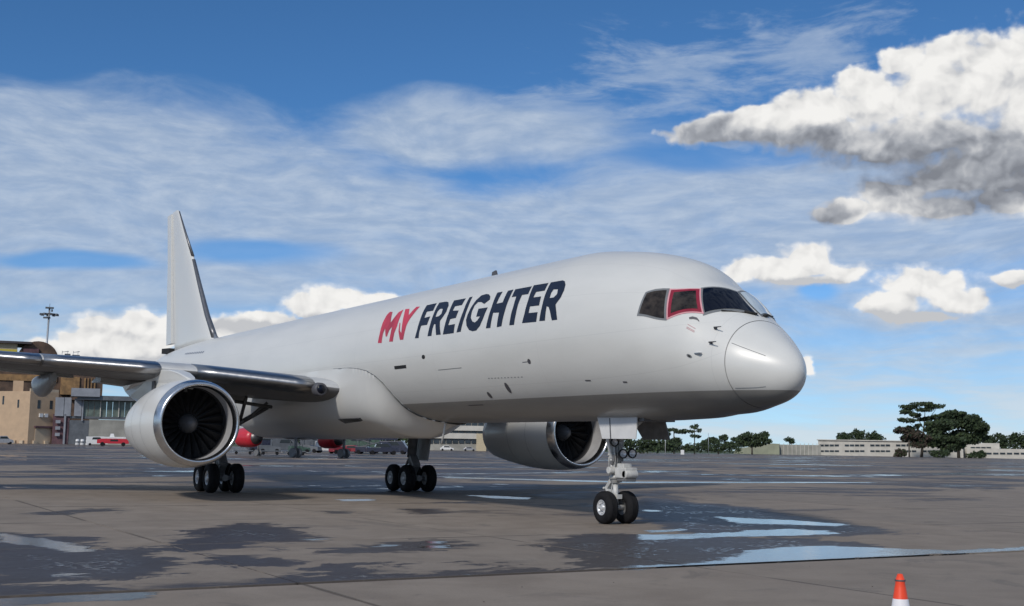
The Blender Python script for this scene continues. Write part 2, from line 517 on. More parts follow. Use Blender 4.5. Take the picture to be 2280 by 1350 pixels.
def patch(poly, off, name, mt, parent, hole=None, ds=1.0, dth=0.06, label=None, thick=0.0):
    """a thin sheet lying on the fuselage skin with the outline poly in (s, th)"""
    bm = bmesh.new()
    edges = []
    for loop in ([poly] + ([hole] if hole else [])):
        vs = [bm.verts.new((s*1.0, th*1.9, 0)) for s, th in loop]
        edges += [bm.edges.new((vs[i], vs[(i+1) % len(vs)])) for i in range(len(vs))]
    bmesh.ops.triangle_fill(bm, use_beauty=True, use_dissolve=False, edges=edges)
    ss = [p[0] for p in poly]
    tt = [p[1] for p in poly]
    a = min(tt)+dth/2
    while a < max(tt):
        bmesh.ops.bisect_plane(bm, geom=bm.verts[:]+bm.edges[:]+bm.faces[:], plane_co=(0, a*1.9, 0), plane_no=(0, 1, 0))
        a += dth
    a = min(ss)+ds/2
    while a < max(ss):
        bmesh.ops.bisect_plane(bm, geom=bm.verts[:]+bm.edges[:]+bm.faces[:], plane_co=(a, 0, 0), plane_no=(1, 0, 0))
        a += ds
    for v in bm.verts:
        v.co = skin(v.co.x, v.co.y/1.9, off)
    if thick:
        r = bmesh.ops.extrude_face_region(bm, geom=bm.faces[:])
        for g in r['geom']:
            if isinstance(g, bmesh.types.BMVert):
                g.co.y *= 1.0
    bmesh.ops.recalc_face_normals(bm, faces=bm.faces)
    me = bpy.data.meshes.new(name)
    bm.to_mesh(me)
    bm.free()
    me.materials.append(mt)
    for pl in me.polygons:
        pl.use_smooth = True
    # outward normals
    if len(me.polygons):
        c = me.polygons[0]
        if c.normal.dot(Vector((0, c.center.y, c.center.z-4.3))) < 0:
            me.flip_normals()
    o = bpy.data.objects.new(name, me)
    COL.objects.link(o)
    o.parent = parent
    if parent.get('shift') is not None:
        o.location = Vector(parent['shift'])
    if label:
        o['label'] = label
    return o


def disc(s, th, rs, rt_, n=12, rot=0.0):
    out = []
    for i in range(n):
        a = 2*math.pi*i/n
        x, y = rs*math.cos(a), rt_*math.sin(a)
        out.append((s + x*math.cos(rot)-y*math.sin(rot), th + (x*math.sin(rot)+y*math.cos(rot))/1.9))
    return out


# ================================================================== THE FREIGHT AIRCRAFT
AC = thing('cargo_aircraft', 'large white twin-engine freight airliner parked nose right on the wet apron', 'aircraft', (-20, 0, 0))
AC['shift'] = [20.0, 0.0, 0.0]


def ring(s, n=96, off=0.0):
    return [skin(s, 2*math.pi*i/n, off) for i in range(n)]


SR = 1.03
mb = MB()
st = [SR+0.008, 1.06, 1.12] + list(np.arange(1.2, 8.0, 0.14)) + list(np.arange(8.2, 30, 0.9)) + list(np.arange(30.2, 46.9, 0.5)) + [46.9]
mb.loft([ring(s) for s in st], caps=False)
mb.add(ring(46.9), [tuple(range(96))])
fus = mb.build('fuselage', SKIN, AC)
mb = MB()
ss = [0.0006, 0.003, 0.008, 0.016, 0.03, 0.05, 0.08, 0.12, 0.17, 0.23, 0.3, 0.38, 0.47, 0.56, 0.66, 0.76, 0.86, 0.95, SR-0.008]
mb.loft([ring(s) for s in ss], caps=False)
mb.add(ring(ss[0]), [tuple(range(96))[::-1]], smooth=True)
rad = mb.build('radome', SKIN, AC)
mb = MB()
mb.loft([ring(SR-0.02, off=-0.012), ring(SR+0.02, off=-0.012)], caps=False)
mb.build('radome_joint', mat('radome_sealant', (0.30, 0.30, 0.30), 0.5), AC)
# lightning strips on the radome
for th0, s0, s1 in ((0.47, 0.98, 0.42), (-0.62, 0.97, 0.45)):
    mb = MB()
    pts = [skin(s0+(s1-s0)*i/10, th0, 0.003) for i in range(11)]
    for i in range(10):
        a, b = pts[i], pts[i+1]
        mb.add([a+Vector((0, 0, .006)), b+Vector((0, 0, .006)), b-Vector((0, 0, .006)), a-Vector((0, 0, .006))], [(0, 1, 2, 3)])
    mb.build('lightning_strip', SEAL, rad)

# cockpit glazing: corners (station, y, z)
def cw(pts): return [st_of(*p) for p in pts]


def shrink(poly, k):
    """move each corner k metres towards the middle of the pane"""
    cx = sum(p[0] for p in poly)/len(poly)
    cy = sum(p[1] for p in poly)/len(poly)
    out = []
    for i, p in enumerate(poly):
        a, b = Vector((poly[i-1][0]-p[0], (poly[i-1][1]-p[1])*1.9)), Vector((poly[(i+1) % len(poly)][0]-p[0], (poly[(i+1) % len(poly)][1]-p[1])*1.9))
        a.normalize()
        b.normalize()
        sn = abs(a.x*b.y-a.y*b.x)
        d = (a+b)*(k/max(sn, 0.35))
        out.append((p[0]+d.x, p[1]+d.y/1.9))
    return out


w3 = cw([(3.0, -1.4, 4.93), (2.65, -1.12, 4.99), (2.37, -1.39, 4.33), (3.0, -1.6, 4.47)])
w2 = cw([(2.63, -1.07, 5.0), (2.14, -0.66, 5.01), (1.70, -0.97, 4.43), (2.33, -1.40, 4.32)])
w1 = cw([(2.13, -0.63, 5.0), (1.86, 0.06, 5.0), (1.22, 0.02, 4.38), (1.70, -0.94, 4.42)])
mir = lambda P: [(s, math.pi-th) for s, th in P][::-1]
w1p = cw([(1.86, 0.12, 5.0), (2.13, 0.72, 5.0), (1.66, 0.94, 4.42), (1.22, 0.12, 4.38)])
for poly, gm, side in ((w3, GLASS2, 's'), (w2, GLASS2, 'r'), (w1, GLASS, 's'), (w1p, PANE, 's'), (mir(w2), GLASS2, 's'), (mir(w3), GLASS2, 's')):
    big = shrink(poly, -0.035 if side != 'r' else 0.012)
    if side == 'r':
        fr = patch(poly, 0.010, 'cockpit_window', PINK, AC, ds=.12, dth=.08, label='red framed sliding cockpit side window')
        patch(shrink(poly, 0.035), 0.014, 'window_frame', REDFRAME, fr, ds=.12, dth=.08)
        patch(shrink(poly, 0.11), 0.018, 'window_pane', gm, fr, ds=.12, dth=.08)
    else:
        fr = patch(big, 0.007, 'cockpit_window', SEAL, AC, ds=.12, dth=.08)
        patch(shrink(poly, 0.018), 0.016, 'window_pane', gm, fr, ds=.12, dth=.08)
# wipers
for pts in ([(1.30, -0.12), (1.24, -0.02)], [(1.26, 0.22), (1.30, 0.34)]):
    pass
mb = MB()
mb.tube(skin(*st_of(1.52, -0.60, 4.40), 0.03), skin(*st_of(1.20, -0.02, 4.36), 0.03), 0.014, n=6)
mb.tube(skin(*st_of(1.30, -0.22, 4.36), 0.03), skin(*st_of(1.19, -0.02, 4.33), 0.04), 0.026, n=6)
mb.build('windscreen_wiper', BLACK, AC)
mb = MB()
mb.tube(skin(*st_of(1.52, 0.66, 4.40), 0.03), skin(*st_of(1.20, 0.14, 4.36), 0.03), 0.014, n=6)
mb.tube(skin(*st_of(1.30, 0.36, 4.36), 0.03), skin(*st_of(1.19, 0.16, 4.33), 0.04), 0.026, n=6)
mb.build('windscreen_wiper', BLACK, AC)

# lettering along the starboard side
LETTERS=[
 ('M','r',[(15.27, 0.151), (15.287, 0.284), (15.387, 0.472), (15.427, 0.623), (15.361, 0.679), (15.136, 0.661), (14.859, 0.492), (14.795, 0.452), (14.693, 0.552), (14.64, 0.629), (14.415, 0.666), (14.302, 0.532), (14.22, 0.364), (14.257, 0.265), (14.24, 0.139), (14.491, 0.145), (14.507, 0.255), (14.562, 0.378), (14.681, 0.321), (14.714, 0.23), (14.806, 0.233), (15.021, 0.369), (15.051, 0.289), (15.007, 0.143)],None),
 ('Y','r',[(14.288, 0.667), (13.996, 0.657), (13.745, 0.526), (13.646, 0.617), (13.576, 0.668), (13.334, 0.659), (13.435, 0.547), (13.535, 0.444), (13.583, 0.364), (13.57, 0.271), (13.562, 0.145), (13.773, 0.146), (13.991, 0.274), (14.14, 0.422), (14.071, 0.412), (13.927, 0.292), (13.775, 0.247), (13.943, 0.421), (14.122, 0.561)],None),
 ('F','n',[(12.818, 0.137), (12.784, 0.241), (12.802, 0.397), (12.87, 0.562), (12.898, 0.657), (12.302, 0.66), (12.226, 0.524), (12.61, 0.526), (12.572, 0.426), (12.231, 0.434), (12.24, 0.307), (12.597, 0.309), (12.613, 0.216), (12.588, 0.132)],None),
 ('R','n',[(12.054, 0.138), (12.046, 0.287), (12.078, 0.45), (12.122, 0.58), (12.142, 0.658), (11.721, 0.651), (11.545, 0.629), (11.405, 0.568), (11.339, 0.461), (11.419, 0.386), (11.507, 0.333), (11.423, 0.249), (11.28, 0.134), (11.544, 0.137), (11.72, 0.292), (11.809, 0.302), (11.831, 0.241), (11.822, 0.135)],[(11.879, 0.407), (11.905, 0.496), (11.825, 0.534), (11.656, 0.525), (11.589, 0.446), (11.683, 0.411)]),
 ('E','n',[(11.154, 0.129), (11.145, 0.268), (11.158, 0.425), (11.252, 0.641), (10.594, 0.637), (10.583, 0.526), (10.967, 0.526), (10.968, 0.459), (10.62, 0.444), (10.62, 0.337), (10.927, 0.332), (10.941, 0.248), (10.571, 0.25), (10.548, 0.127)],None),
 ('I','n',[(10.393, 0.13), (10.347, 0.264), (10.326, 0.415), (10.402, 0.642), (10.242, 0.645), (10.157, 0.48), (10.129, 0.329), (10.169, 0.131)],None),
 ('G','n',[(9.12, 0.529), (9.191, 0.581), (9.351, 0.626), (9.529, 0.642), (9.754, 0.633), (9.889, 0.563), (9.964, 0.465), (10.007, 0.358), (10.003, 0.279), (9.904, 0.199), (9.725, 0.136), (9.541, 0.114), (9.346, 0.116), (9.184, 0.17), (9.093, 0.265), (9.039, 0.41), (9.515, 0.414), (9.493, 0.302), (9.283, 0.299), (9.389, 0.246), (9.493, 0.226), (9.632, 0.244), (9.777, 0.301), (9.825, 0.389), (9.812, 0.478), (9.716, 0.523), (9.526, 0.513), (9.313, 0.473)],None),
 ('H','n',[(8.859, 0.125), (8.839, 0.248), (8.833, 0.407), (8.921, 0.625), (8.661, 0.624), (8.647, 0.44), (8.353, 0.445), (8.392, 0.621), (8.135, 0.623), (8.101, 0.502), (8.079, 0.318), (8.095, 0.122), (8.321, 0.119), (8.35, 0.306), (8.65, 0.317), (8.635, 0.122)],None),
 ('T','n',[(8.008, 0.5), (8.04, 0.62), (7.269, 0.617), (7.241, 0.5), (7.527, 0.503), (7.528, 0.379), (7.502, 0.25), (7.503, 0.116), (7.724, 0.119), (7.73, 0.26), (7.729, 0.364), (7.781, 0.497)],None),
 ('E','n',[(7.139, 0.122), (7.099, 0.232), (7.112, 0.408), (7.203, 0.627), (6.541, 0.619), (6.521, 0.507), (6.897, 0.509), (6.916, 0.435), (6.564, 0.429), (6.521, 0.311), (6.924, 0.318), (6.911, 0.235), (6.512, 0.229), (6.507, 0.114)],None),
 ('R','n',[(6.376, 0.118), (6.376, 0.287), (6.414, 0.446), (6.44, 0.62), (5.974, 0.634), (5.861, 0.618), (5.753, 0.568), (5.695, 0.489), (5.711, 0.395), (5.828, 0.306), (5.734, 0.22), (5.647, 0.125), (5.859, 0.117), (5.994, 0.227), (6.093, 0.28), (6.177, 0.287), (6.138, 0.117)],[(6.155, 0.391), (6.177, 0.463), (6.141, 0.507), (5.961, 0.504), (5.914, 0.439), (5.997, 0.397)]),
]
for ch, k, outline, hole in LETTERS:
    patch(outline, 0.006, 'letter_'+ch.lower(), REDLET if k == 'r' else NAVY, fus, hole=hole, ds=2.0, dth=.07)
# registration, too small to read: short dark strokes in a slanting row
for i in range(11):
    s0 = 37.3-i*0.33
    patch([(s0, .545), (s0-.04, .60), (s0-.20, .60), (s0-.16, .545)], 0.006, 'registration_mark', mat('registration_navy', (0.12, 0.15, 0.22), 0.5), fus, ds=1, dth=.2)

# small fittings on the skin
def quad(s0, s1, t0, t1): return [(s0, t0), (s1, t0), (s1, t1), (s0, t1)]


patch(quad(14.16, 13.40, -0.262, -0.215), 0.005, 'outflow_slot', BLACK, fus)
patch(disc(12.27, -0.135, 0.10, 0.055), 0.005, 'vent_port', BLACK, fus)
patch(disc(6.95, -0.336, 0.07, 0.06), 0.005, 'vent_port', MARK, fus)
patch(quad(7.25, 7.02, -0.342, -0.335), 0.005, 'painted_stroke', MARK, fus)
patch(disc(8.39, -0.655, 0.09, 0.15), 0.005, 'service_port', MARK, fus)
patch(disc(9.48, -0.747, 0.08, 0.10), 0.005, 'service_port', MARK, fus)
patch(quad(11.55, 10.25, -0.336, -0.329), 0.005, 'painted_stroke', SEAL, fus)
for i in range(11):
    s0 = 9.09-i*0.155
    patch(quad(s0, s0-.07, -0.508-i*.0016, -0.499-i*.0016), 0.005, 'painted_stroke', SEAL, fus)
patch(quad(11.0, 10.2, -0.918, -0.905), 0.005, 'painted_stroke', MARK, fus)
patch(quad(5.0, 4.8, -0.60, -0.585), 0.005, 'vent_port', MARK, fus)
patch(quad(3.75, 3.62, -0.62, -0.60), 0.005, 'vent_port', MARK, fus)
patch(disc(1.74, -0.074, 0.055, 0.055), 0.006, 'static_port', SEAL, fus)
patch(disc(1.74, -0.074, 0.028, 0.028), 0.010, 'static_port', BLACK, fus)
patch([(1.87, .505), (1.80, .545), (1.74, .565), (1.69, .555), (1.70, .575), (1.76, .60), (1.84, .575), (1.89, .53)], 0.006, 'window_release_handle', MARK, fus)
for th in (0.345, 0.365, 0.41):
    patch(quad(1.86, 1.70, th, th+.010), 0.006, 'painted_stroke', mat('pale_red_stencil', (0.45, 0.25, 0.27), 0.5), fus)
for s_, th_ in ((1.36, 0.60), (1.33, 0.299)):
    mb = MB()
    a = skin(s_, th_)
    b = skin(s_, th_, 0.07)
    f_ = b + Vector((0.17, 0, 0.0))
    mb.tube(a, b, 0.016, 0.012, 8)
    mb.tube(b+Vector((-.04, 0, 0)), f_, 0.015, 0.009, 8)
    mb.box(a*0.5+b*0.5, (0.08, 0.02, 0.03))
    mb.build('pitot_probe', MARK, AC)
mb = MB()
a = skin(1.545, 0.036)
mb.box(a + Vector((0, -0.03, 0)), (0.16, 0.06, 0.02))
mb.build('angle_vane', DULLMETAL, AC)
# blade aerials and mast
mb = MB()
mb.prism([(-11.6, -.02, 6.30), (-11.95, -.02, 6.30), (-11.9, -.02, 6.52), (-11.72, -.02, 6.55)], (0, .05, 0))
mb.build('antenna', MARK, AC)
mb = MB()
mb.tube((-14.0, -.25, 2.42), (-14.25, -.25, 1.75), 0.035, 0.028, 8)
mb.build('drain_mast', WHITE, AC)

# wing-to-body fairing
FB_S = [13.75, 14.0, 14.3, 14.55, 14.70, 14.80, 14.95, 15.2, 15.6, 16.1, 16.7, 17.3, 18.6, 22.0, 27.0, 29.5, 30.6, 31.2]
FB_Z = [2.36, 2.41, 2.49, 2.60, 2.76, 2.95, 3.22, 3.50, 3.72, 3.88, 3.97, 4.02, 4.05, 4.05, 3.95, 3.55, 2.95, 2.45]


def th_of(s, z):
    t, b, w = tbw(s)
    return math.asin(max(-0.999, min(0.999, (z-(t+b)/2)/((t-b)/2))))


edge = np.array([(s, th_of(s, float(np.interp(s, FB_S, FB_Z)))*1.9) for s in np.linspace(13.75, 31.2, 400)])
rings = []
for s in np.concatenate([np.linspace(13.76, 17.0, 60), np.linspace(17.1, 31.15, 46)]):
    tm = th_of(s, float(np.interp(s, FB_S, FB_Z)))
    rg = []
    n_ = 30
    for i in range(2*n_+1):
        k = (i-n_)/n_                      # -1 starboard edge, 0 keel, +1 port edge
        q = -math.pi/2 + (tm+math.pi/2)*abs(k)
        d = float(np.min(np.hypot(edge[:, 0]-s, edge[:, 1]-q*1.9)))
        x = min(1.0, d/1.5)
        off = 0.035 + 0.41*x*x*(3-2*x) if d > 0.004 else -0.01
        off = min(off, 0.44)
        rg.append(skin(s, q, off) if k <= 0 else Vector((1, -1, 1))*skin(s, q, off))
    rings.append(rg)
mb = MB()
mb.loft(rings, caps=False, wrap=False)
fair = mb.build('wing_body_fairing', WHITE, AC)
seam_pts = list(zip(FB_S, FB_Z))[:13]
mb = MB()
for a, b in zip(seam_pts[:-1], seam_pts[1:]):
    pa_, pb_ = [], []     # dark sealant bead along the edge of the fairing
    for (s_, z_) in (a, b):
        t_, b__, w_ = tbw(s_)
        th_ = math.asin(max(-1, min(1, (z_-(t_+b__)/2)/((t_-b__)/2))))
        (pa_ if (s_, z_) == a else pb_).append(skin(s_-0.012, th_, 0.004))
    mb.tube(pa_[0], pb_[0], 0.012, n=6)
mb.build('fairing_seal', SEAL, fair)
mb = MB()
a = Vector((-17.9, -1.62, 2.14))
mb.prism([(-17.7, -1.98, 2.48), (-16.6, -1.78, 2.50), (-16.6, -1.70, 2.42), (-17.4, -1.86, 2.36)], (0, -.07, -.03))
mb.build('air_intake', BLACK, fair)

# wings -------------------------------------------------------------
def airfoil(n=18):
    """closed section, chordwise x 0..1, z as share of chord; starts at trailing edge, upper side first"""
    xs = [(1-math.cos(math.pi*i/n))/2 for i in range(n+1)]
    yt = [5*0.12*(0.2969*math.sqrt(x)-0.1260*x-0.3516*x*x+0.2843*x**3-0.1015*x**4) for x in xs]
    cb = [0.02*math.sin(math.pi*x)*(x**0.5) for x in xs]
    upp = [(xs[i], cb[i]+yt[i]) for i in range(n, -1, -1)]
    low = [(xs[i], cb[i]-yt[i]) for i in range(1, n)]
    return upp, low


UPP, LOW = airfoil()


def wing_station(y):
    """leading edge s, z; trailing edge s, z; thickness factor"""
    le = 20.5+0.52*(y-6.5)
    te = float(np.interp(y, [0, 2, 7.6, 19.0], [26.3, 26.5, 27.15, 29.0]))
    zl = float(np.interp(y, [0, 2, 5.5, 8.66, 11.07, 19.0], [3.20, 3.44, 3.84, 4.05, 4.20, 4.95]))
    zt = float(np.interp(y, [0, 2, 6.2, 7.5, 9.5, 11, 19.0], [3.15, 3.35, 3.78, 3.92, 4.02, 4.15, 5.0]))
    k = float(np.interp(y, [0, 2, 7.6, 19.0], [0.80, 0.78, 0.80, 0.80]))
    return le, zl, te, zt, k


def wing_ring(y, side, pts, grow=0.0):
    le, zl, te, zt, k = wing_station(y)
    c = te-le
    out = []
    for x, z in pts:
        out.append((-(le+x*c), side*y, zl+(zt-zl)*x + z*k*c + grow*(1 if z > 0 else -1)))
    return out


for side in (-1, 1):
    mb = MB()
    ys = [1.2, 2.0, 2.6, 3.5, 4.5, 5.5, 6.5, 7.6, 9, 10.5, 12, 14, 16, 18, 19.0]
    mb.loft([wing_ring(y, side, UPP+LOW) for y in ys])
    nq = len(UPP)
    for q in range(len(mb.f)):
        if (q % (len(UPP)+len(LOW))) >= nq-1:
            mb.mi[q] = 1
    wing = mb.build('wing', [WINGGREY, mat('underwing_grey_shaded', (0.13, 0.13, 0.135), 0.5, var=0.12, scale=1.0)], AC)  # grey underside, darkened in colour to stand for shade below the wing
    front = [p for p in UPP if p[0] <= 0.155]
    frontl = [p for p in LOW if p[0] <= 0.075]
    for (y0, y1) in ((2.55, 5.75), (6.75, 9.9), (9.97, 12.9), (12.97, 15.9), (15.97, 18.6)):
        mb = MB()
        rr = []
        for i in range(7):
            y = y0+(y1-y0)*i/6
            le, zl, te, zt, k = wing_station(y)
            c = te-le
            rg = []
            for x, z in front+frontl:
                rg.append((-(le+x*c-0.05), side*y, zl+(zt-zl)*x+z*k*c*1.03+(0.006 if z > 0 else -0.012)))
            rr.append(rg)
        mb.loft(rr)
        mb.build('slat', CHROME, wing)
    # lamp in the wing root
    mb = MB()
    le, zl, te, zt, k = wing_station(2.35)
    o_ = Vector((-(le-0.12), side*2.42, zl-0.10))
    mb.lathe(o_, (1, 0.0, 0), [(-0.25, 0.22), (0.0, 0.20), (0.02, 0.17), (0.0, 0.0)], 20)
    mb.build('landing_light_housing', MARK, wing)
    mb = MB()
    mb.lathe(o_+Vector((.01, 0, 0)), (1, 0, 0), [(0, 0.145), (0.04, 0.11), (0.07, 0.05), (0.075, 0.0)], 16)
    mb.build('landing_light', GLASS, wing)
    # flap hinge fairings
    for yy, s0, s1, rr_ in ((4.9, 24.2, 28.0, 0.26), (9.15, 24.6, 28.7, 0.30), (13.2, 26.0, 29.6, 0.26)):
        le, zl, te, zt, k = wing_station(yy)
        mb = MB()
        rg = []
        for i in range(13):
            t = i/12
            r_ = rr_*(math.sin(math.pi*min(1, 0.06+t*0.94))**0.6)+0.01
            s = s0+(s1-s0)*t
            cz = zt-0.28-0.22*math.sin(math.pi*t)
            rg.append([(-s, side*yy+r_*0.75*math.cos(2*math.pi*j/14), cz+r_*1.25*math.sin(2*math.pi*j/14)) for j in range(14)])
        mb.loft(rg)
        mb.build('flap_fairing', mat('fairing_grey_paint', (0.27, 0.275, 0.285), 0.35, var=0.06), wing)
    mb = MB()
    rr = []
    for y in (2.4, 4.5, 7.4):
        le, zl, te, zt, k = wing_station(y)
        rr.append([(-(te-1.15), side*y, zt+0.10), (-(te+0.25), side*y, zt-0.16), (-(te+0.24), side*y, zt-0.20), (-(te-1.15), side*y, zt-0.24)])
    mb.loft(rr, smooth=False)
    mb.build('flap', WINGGREY, wing)
    mb = MB()
    rr = []
    for y in (8.2, 11, 14.8):
        le, zl, te, zt, k = wing_station(y)
        rr.append([(-(te-0.8), side*y, zt+0.08), (-(te+0.16), side*y, zt-0.08), (-(te+0.15), side*y, zt-0.11), (-(te-0.8), side*y, zt-0.15)])
    mb.loft(rr, smooth=False)
    mb.build('flap', WINGGREY, wing)

    # engine ---------------------------------------------------------
    EO = Vector((-17.0, side*6.5, 2.24))
    AX = (-1, 0, -0.012)
    mb = MB()
    prof = [(0.34, 1.232), (0.6, 1.252), (1.0, 1.272), (1.5, 1.28), (2.1, 1.27), (2.8, 1.225), (3.6, 1.14), (4.4, 1.03), (5.0, 0.93), (5.3, 0.87), (5.3, 0.83), (4.6, 0.88)]
    mb.lathe(EO, AX, prof, 64)
    eng = mb.build('engine', WHITE, AC)
    mb = MB()
    lp = [(0.335, 1.228), (0.20, 1.205), (0.10, 1.175), (0.04, 1.145), (0.0, 1.10), (0.03, 1.065), (0.09, 1.045), (0.20, 1.032), (0.30, 1.03)]
    mb.lathe(EO, AX, lp, 64)
    mb.build('inlet_lip', LIPMETAL, eng)
    mb = MB()
    mb.lathe(EO, AX, [(0.305, 1.03), (0.88, 1.04)], 64)
    mb.build('inlet_liner', LINER, eng)
    mb = MB()
    mb.lathe(EO, AX, [(0.88, 1.04), (0.90, 1.02), (1.0, 1.03), (1.45, 1.04), (1.46, 0.0)], 48)
    mb.build('inlet_duct', DUCT, eng)
    mb = MB()
    mb.lathe(EO, AX, [(0.80, 0.001), (0.82, 0.06), (0.87, 0.12), (0.96, 0.18), (1.10, 0.24), (1.28, 0.28)], 32)
    mb.build('spinner', SPIN, eng)
    blade = None
    for i in range(22):
        a = 2*math.pi*i/22
        if blade is None:
            mb = MB()
            bl = []
            for r_, tw, ch_ in ((0.30, 0.35, 0.16), (0.55, 0.6, 0.20), (0.8, 0.85, 0.23), (1.02, 1.05, 0.24)):
                cx, cy = math.cos(tw)*ch_/2, math.sin(tw)*ch_/2
                bl.append([(cx, -cy, r_), (cx*.2, 0.012-cy*.2, r_), (-cx, cy, r_), (-cx*.2, -0.012+cy*.2, r_)])
            mb.loft(bl, smooth=False)
            blade = mb.build('fan_blade', FAN, eng, loc=EO+Vector((-1.18, 0, 0)))
            b_ = blade
        else:
            b_ = blade.copy()
            COL.objects.link(b_)
        b_.parent = eng
        b_.rotation_euler = (a, 0, 0)
    mb = MB()
    mb.lathe(EO, AX, [(4.7, 0.60), (5.35, 0.56), (5.75, 0.44), (5.74, 0.40), (5.2, 0.40)], 40)
    mb.lathe(EO, AX, [(5.0, 0.34), (5.9, 0.20), (6.3, 0.03)], 24)
    mb.lathe(EO, AX, [(4.62, 0.88), (4.7, 0.6)], 40)
    mb.build('exhaust_nozzle', NOZZLE, eng)
    # cowl joints and latches
    for t_, r_ in ((1.62, 1.284), (2.95, 1.216)):
        mb = MB()
        mb.lathe(EO, AX, [(t_, r_), (t_+0.012, r_)], 64)
        mb.build('cowl_joint', SEAL, eng)
    # pylon
    pr = [(-17.75, 3.44), (-18.2, 3.58), (-18.9, 3.74), (-19.8, 3.86), (-20.6, 3.90), (-22.5, 3.62), (-24.5, 3.60), (-26.6, 3.62), (-25.9, 3.35), (-24.8, 3.15), (-23.4, 2.9), (-21.5, 2.8), (-19.0, 3.0), (-17.9, 3.3)]
    wd = [0.03, 0.14, 0.20, 0.23, 0.25, 0.25, 0.22, 0.04, 0.06, 0.16, 0.2, 0.2, 0.2, 0.06]
    mb = MB()
    vs = [(x, side*6.5-w_, z) for (x, z), w_ in zip(pr, wd)] + [(x, side*6.5+w_, z) for (x, z), w_ in zip(pr, wd)]
    n_ = len(pr)
    mb.add(vs, [tuple(range(n_)), tuple(range(n_, 2*n_))] + [(i, (i+1) % n_, n_+(i+1) % n_, n_+i) for i in range(n_)])
    py = mb.build('pylon', WHITE, AC, bevel=0.03)
    mb = MB()
    mb.box((-21.4, side*6.5-0.255, 3.42), (0.30, 0.02, 0.30))
    mb.build('vent_grille', MARK, py)

    # tailplane ------------------------------------------------------
    mb = MB()
    rr = []
    for y, le, te, z, k in ((0.6, 40.6, 45.6, 4.80, 0.85), (3.5, 42.4, 46.2, 5.02, 0.8), (7.6, 45.0, 47.0, 5.28, 0.75)):
        rr.append([(-(le+x*(te-le)), side*y, z+zz*k*(te-le)) for x, zz in UPP+LOW])
    mb.loft(rr)
    mb.build('tailplane', WINGGREY, AC)

# fin
def fin_ring(z, le, te, k=0.75):
    return [(-(le+x*(te-le)), zz*k*(te-le), z) for x, zz in UPP+LOW]


mb = MB()
FZ = [(6.0, 36.9, 44.3), (6.57, 37.5, 44.35), (7.6, 38.75, 44.6), (10.8, 41.75, 45.35), (13.5, 44.72, 46.0), (13.6, 44.95, 45.95)]
mb.loft([fin_ring(*a) for a in FZ])
fin = mb.build('tail_fin', WHITE, AC)
mb = MB()
mb.loft([[(-(te+0.03), 0.10*k, z), (-(te+0.03), -0.10*k, z), (-(te+w_), -0.01, z), (-(te+w_), 0.01, z)] for z, te, w_, k in ((6.62, 44.4, 1.5, 1.6), (10.8, 45.35, 1.05, 1.1), (13.55, 45.98, 0.95, 0.6))], smooth=False)
mb.build('rudder', WHITE, fin)
UF = [p for p in UPP if p[0] < 0.035]
LF = [p for p in LOW if p[0] < 0.035]
for zs in ([(6.45, 37.36), (7.0, 38.0), (7.6, 38.72), (9.2, 40.25), (10.6, 41.53)], [(10.78, 41.70), (12.2, 43.3), (13.5, 44.68)]):
    mb = MB()
    rr = []
    for z, le in zs:
        te = float(np.interp(z, [6.57, 10.8, 13.5], [44.35, 45.35, 46.0]))
        rr.append([(-(le-0.03+x*(te-le)), zz*0.80*(te-le)+(0.004 if zz > 0 else -0.004), z) for x, zz in UF+LF])
    mb.loft(rr)
    mb.build('fin_leading_edge', mat('fin_edge_metal', (0.20, 0.20, 0.21), 0.4, metal=0.7), fin)
mb = MB()
mb.loft([[(-36.3, 0, 6.33), (-37.2, .10, 6.30), (-37.9, .14, 6.3), (-37.9, -.14, 6.3), (-37.2, -.10, 6.3)], [(-36.9, 0, 6.40), (-37.3, .08, 6.42), (-37.9, .12, 6.45), (-37.9, -.12, 6.45), (-37.3, -.08, 6.42)], [(-37.35, 0, 6.62), (-37.5, .05, 6.62), (-37.9, .1, 6.62), (-37.9, -.1, 6.62), (-37.5, -.05, 6.62)]], smooth=True)
mb.build('fin_fillet', DULLMETAL, fin)
mb = MB()
mb.box((-43.9, -0.42, 6.18), (0.75, 0.30, 0.26), 0.25)
mb.build('power_unit_intake', BLACK, AC)
mb = MB()
mb.lathe((-46.85, 0, 5.67), (-1, 0, 0.02), [(0, 0.24), (0.45, 0.20), (0.45, 0.15), (0.1, 0.15), (0.1, 0.0)], 20)
mb.build('tail_exhaust', NOZZLE, AC)

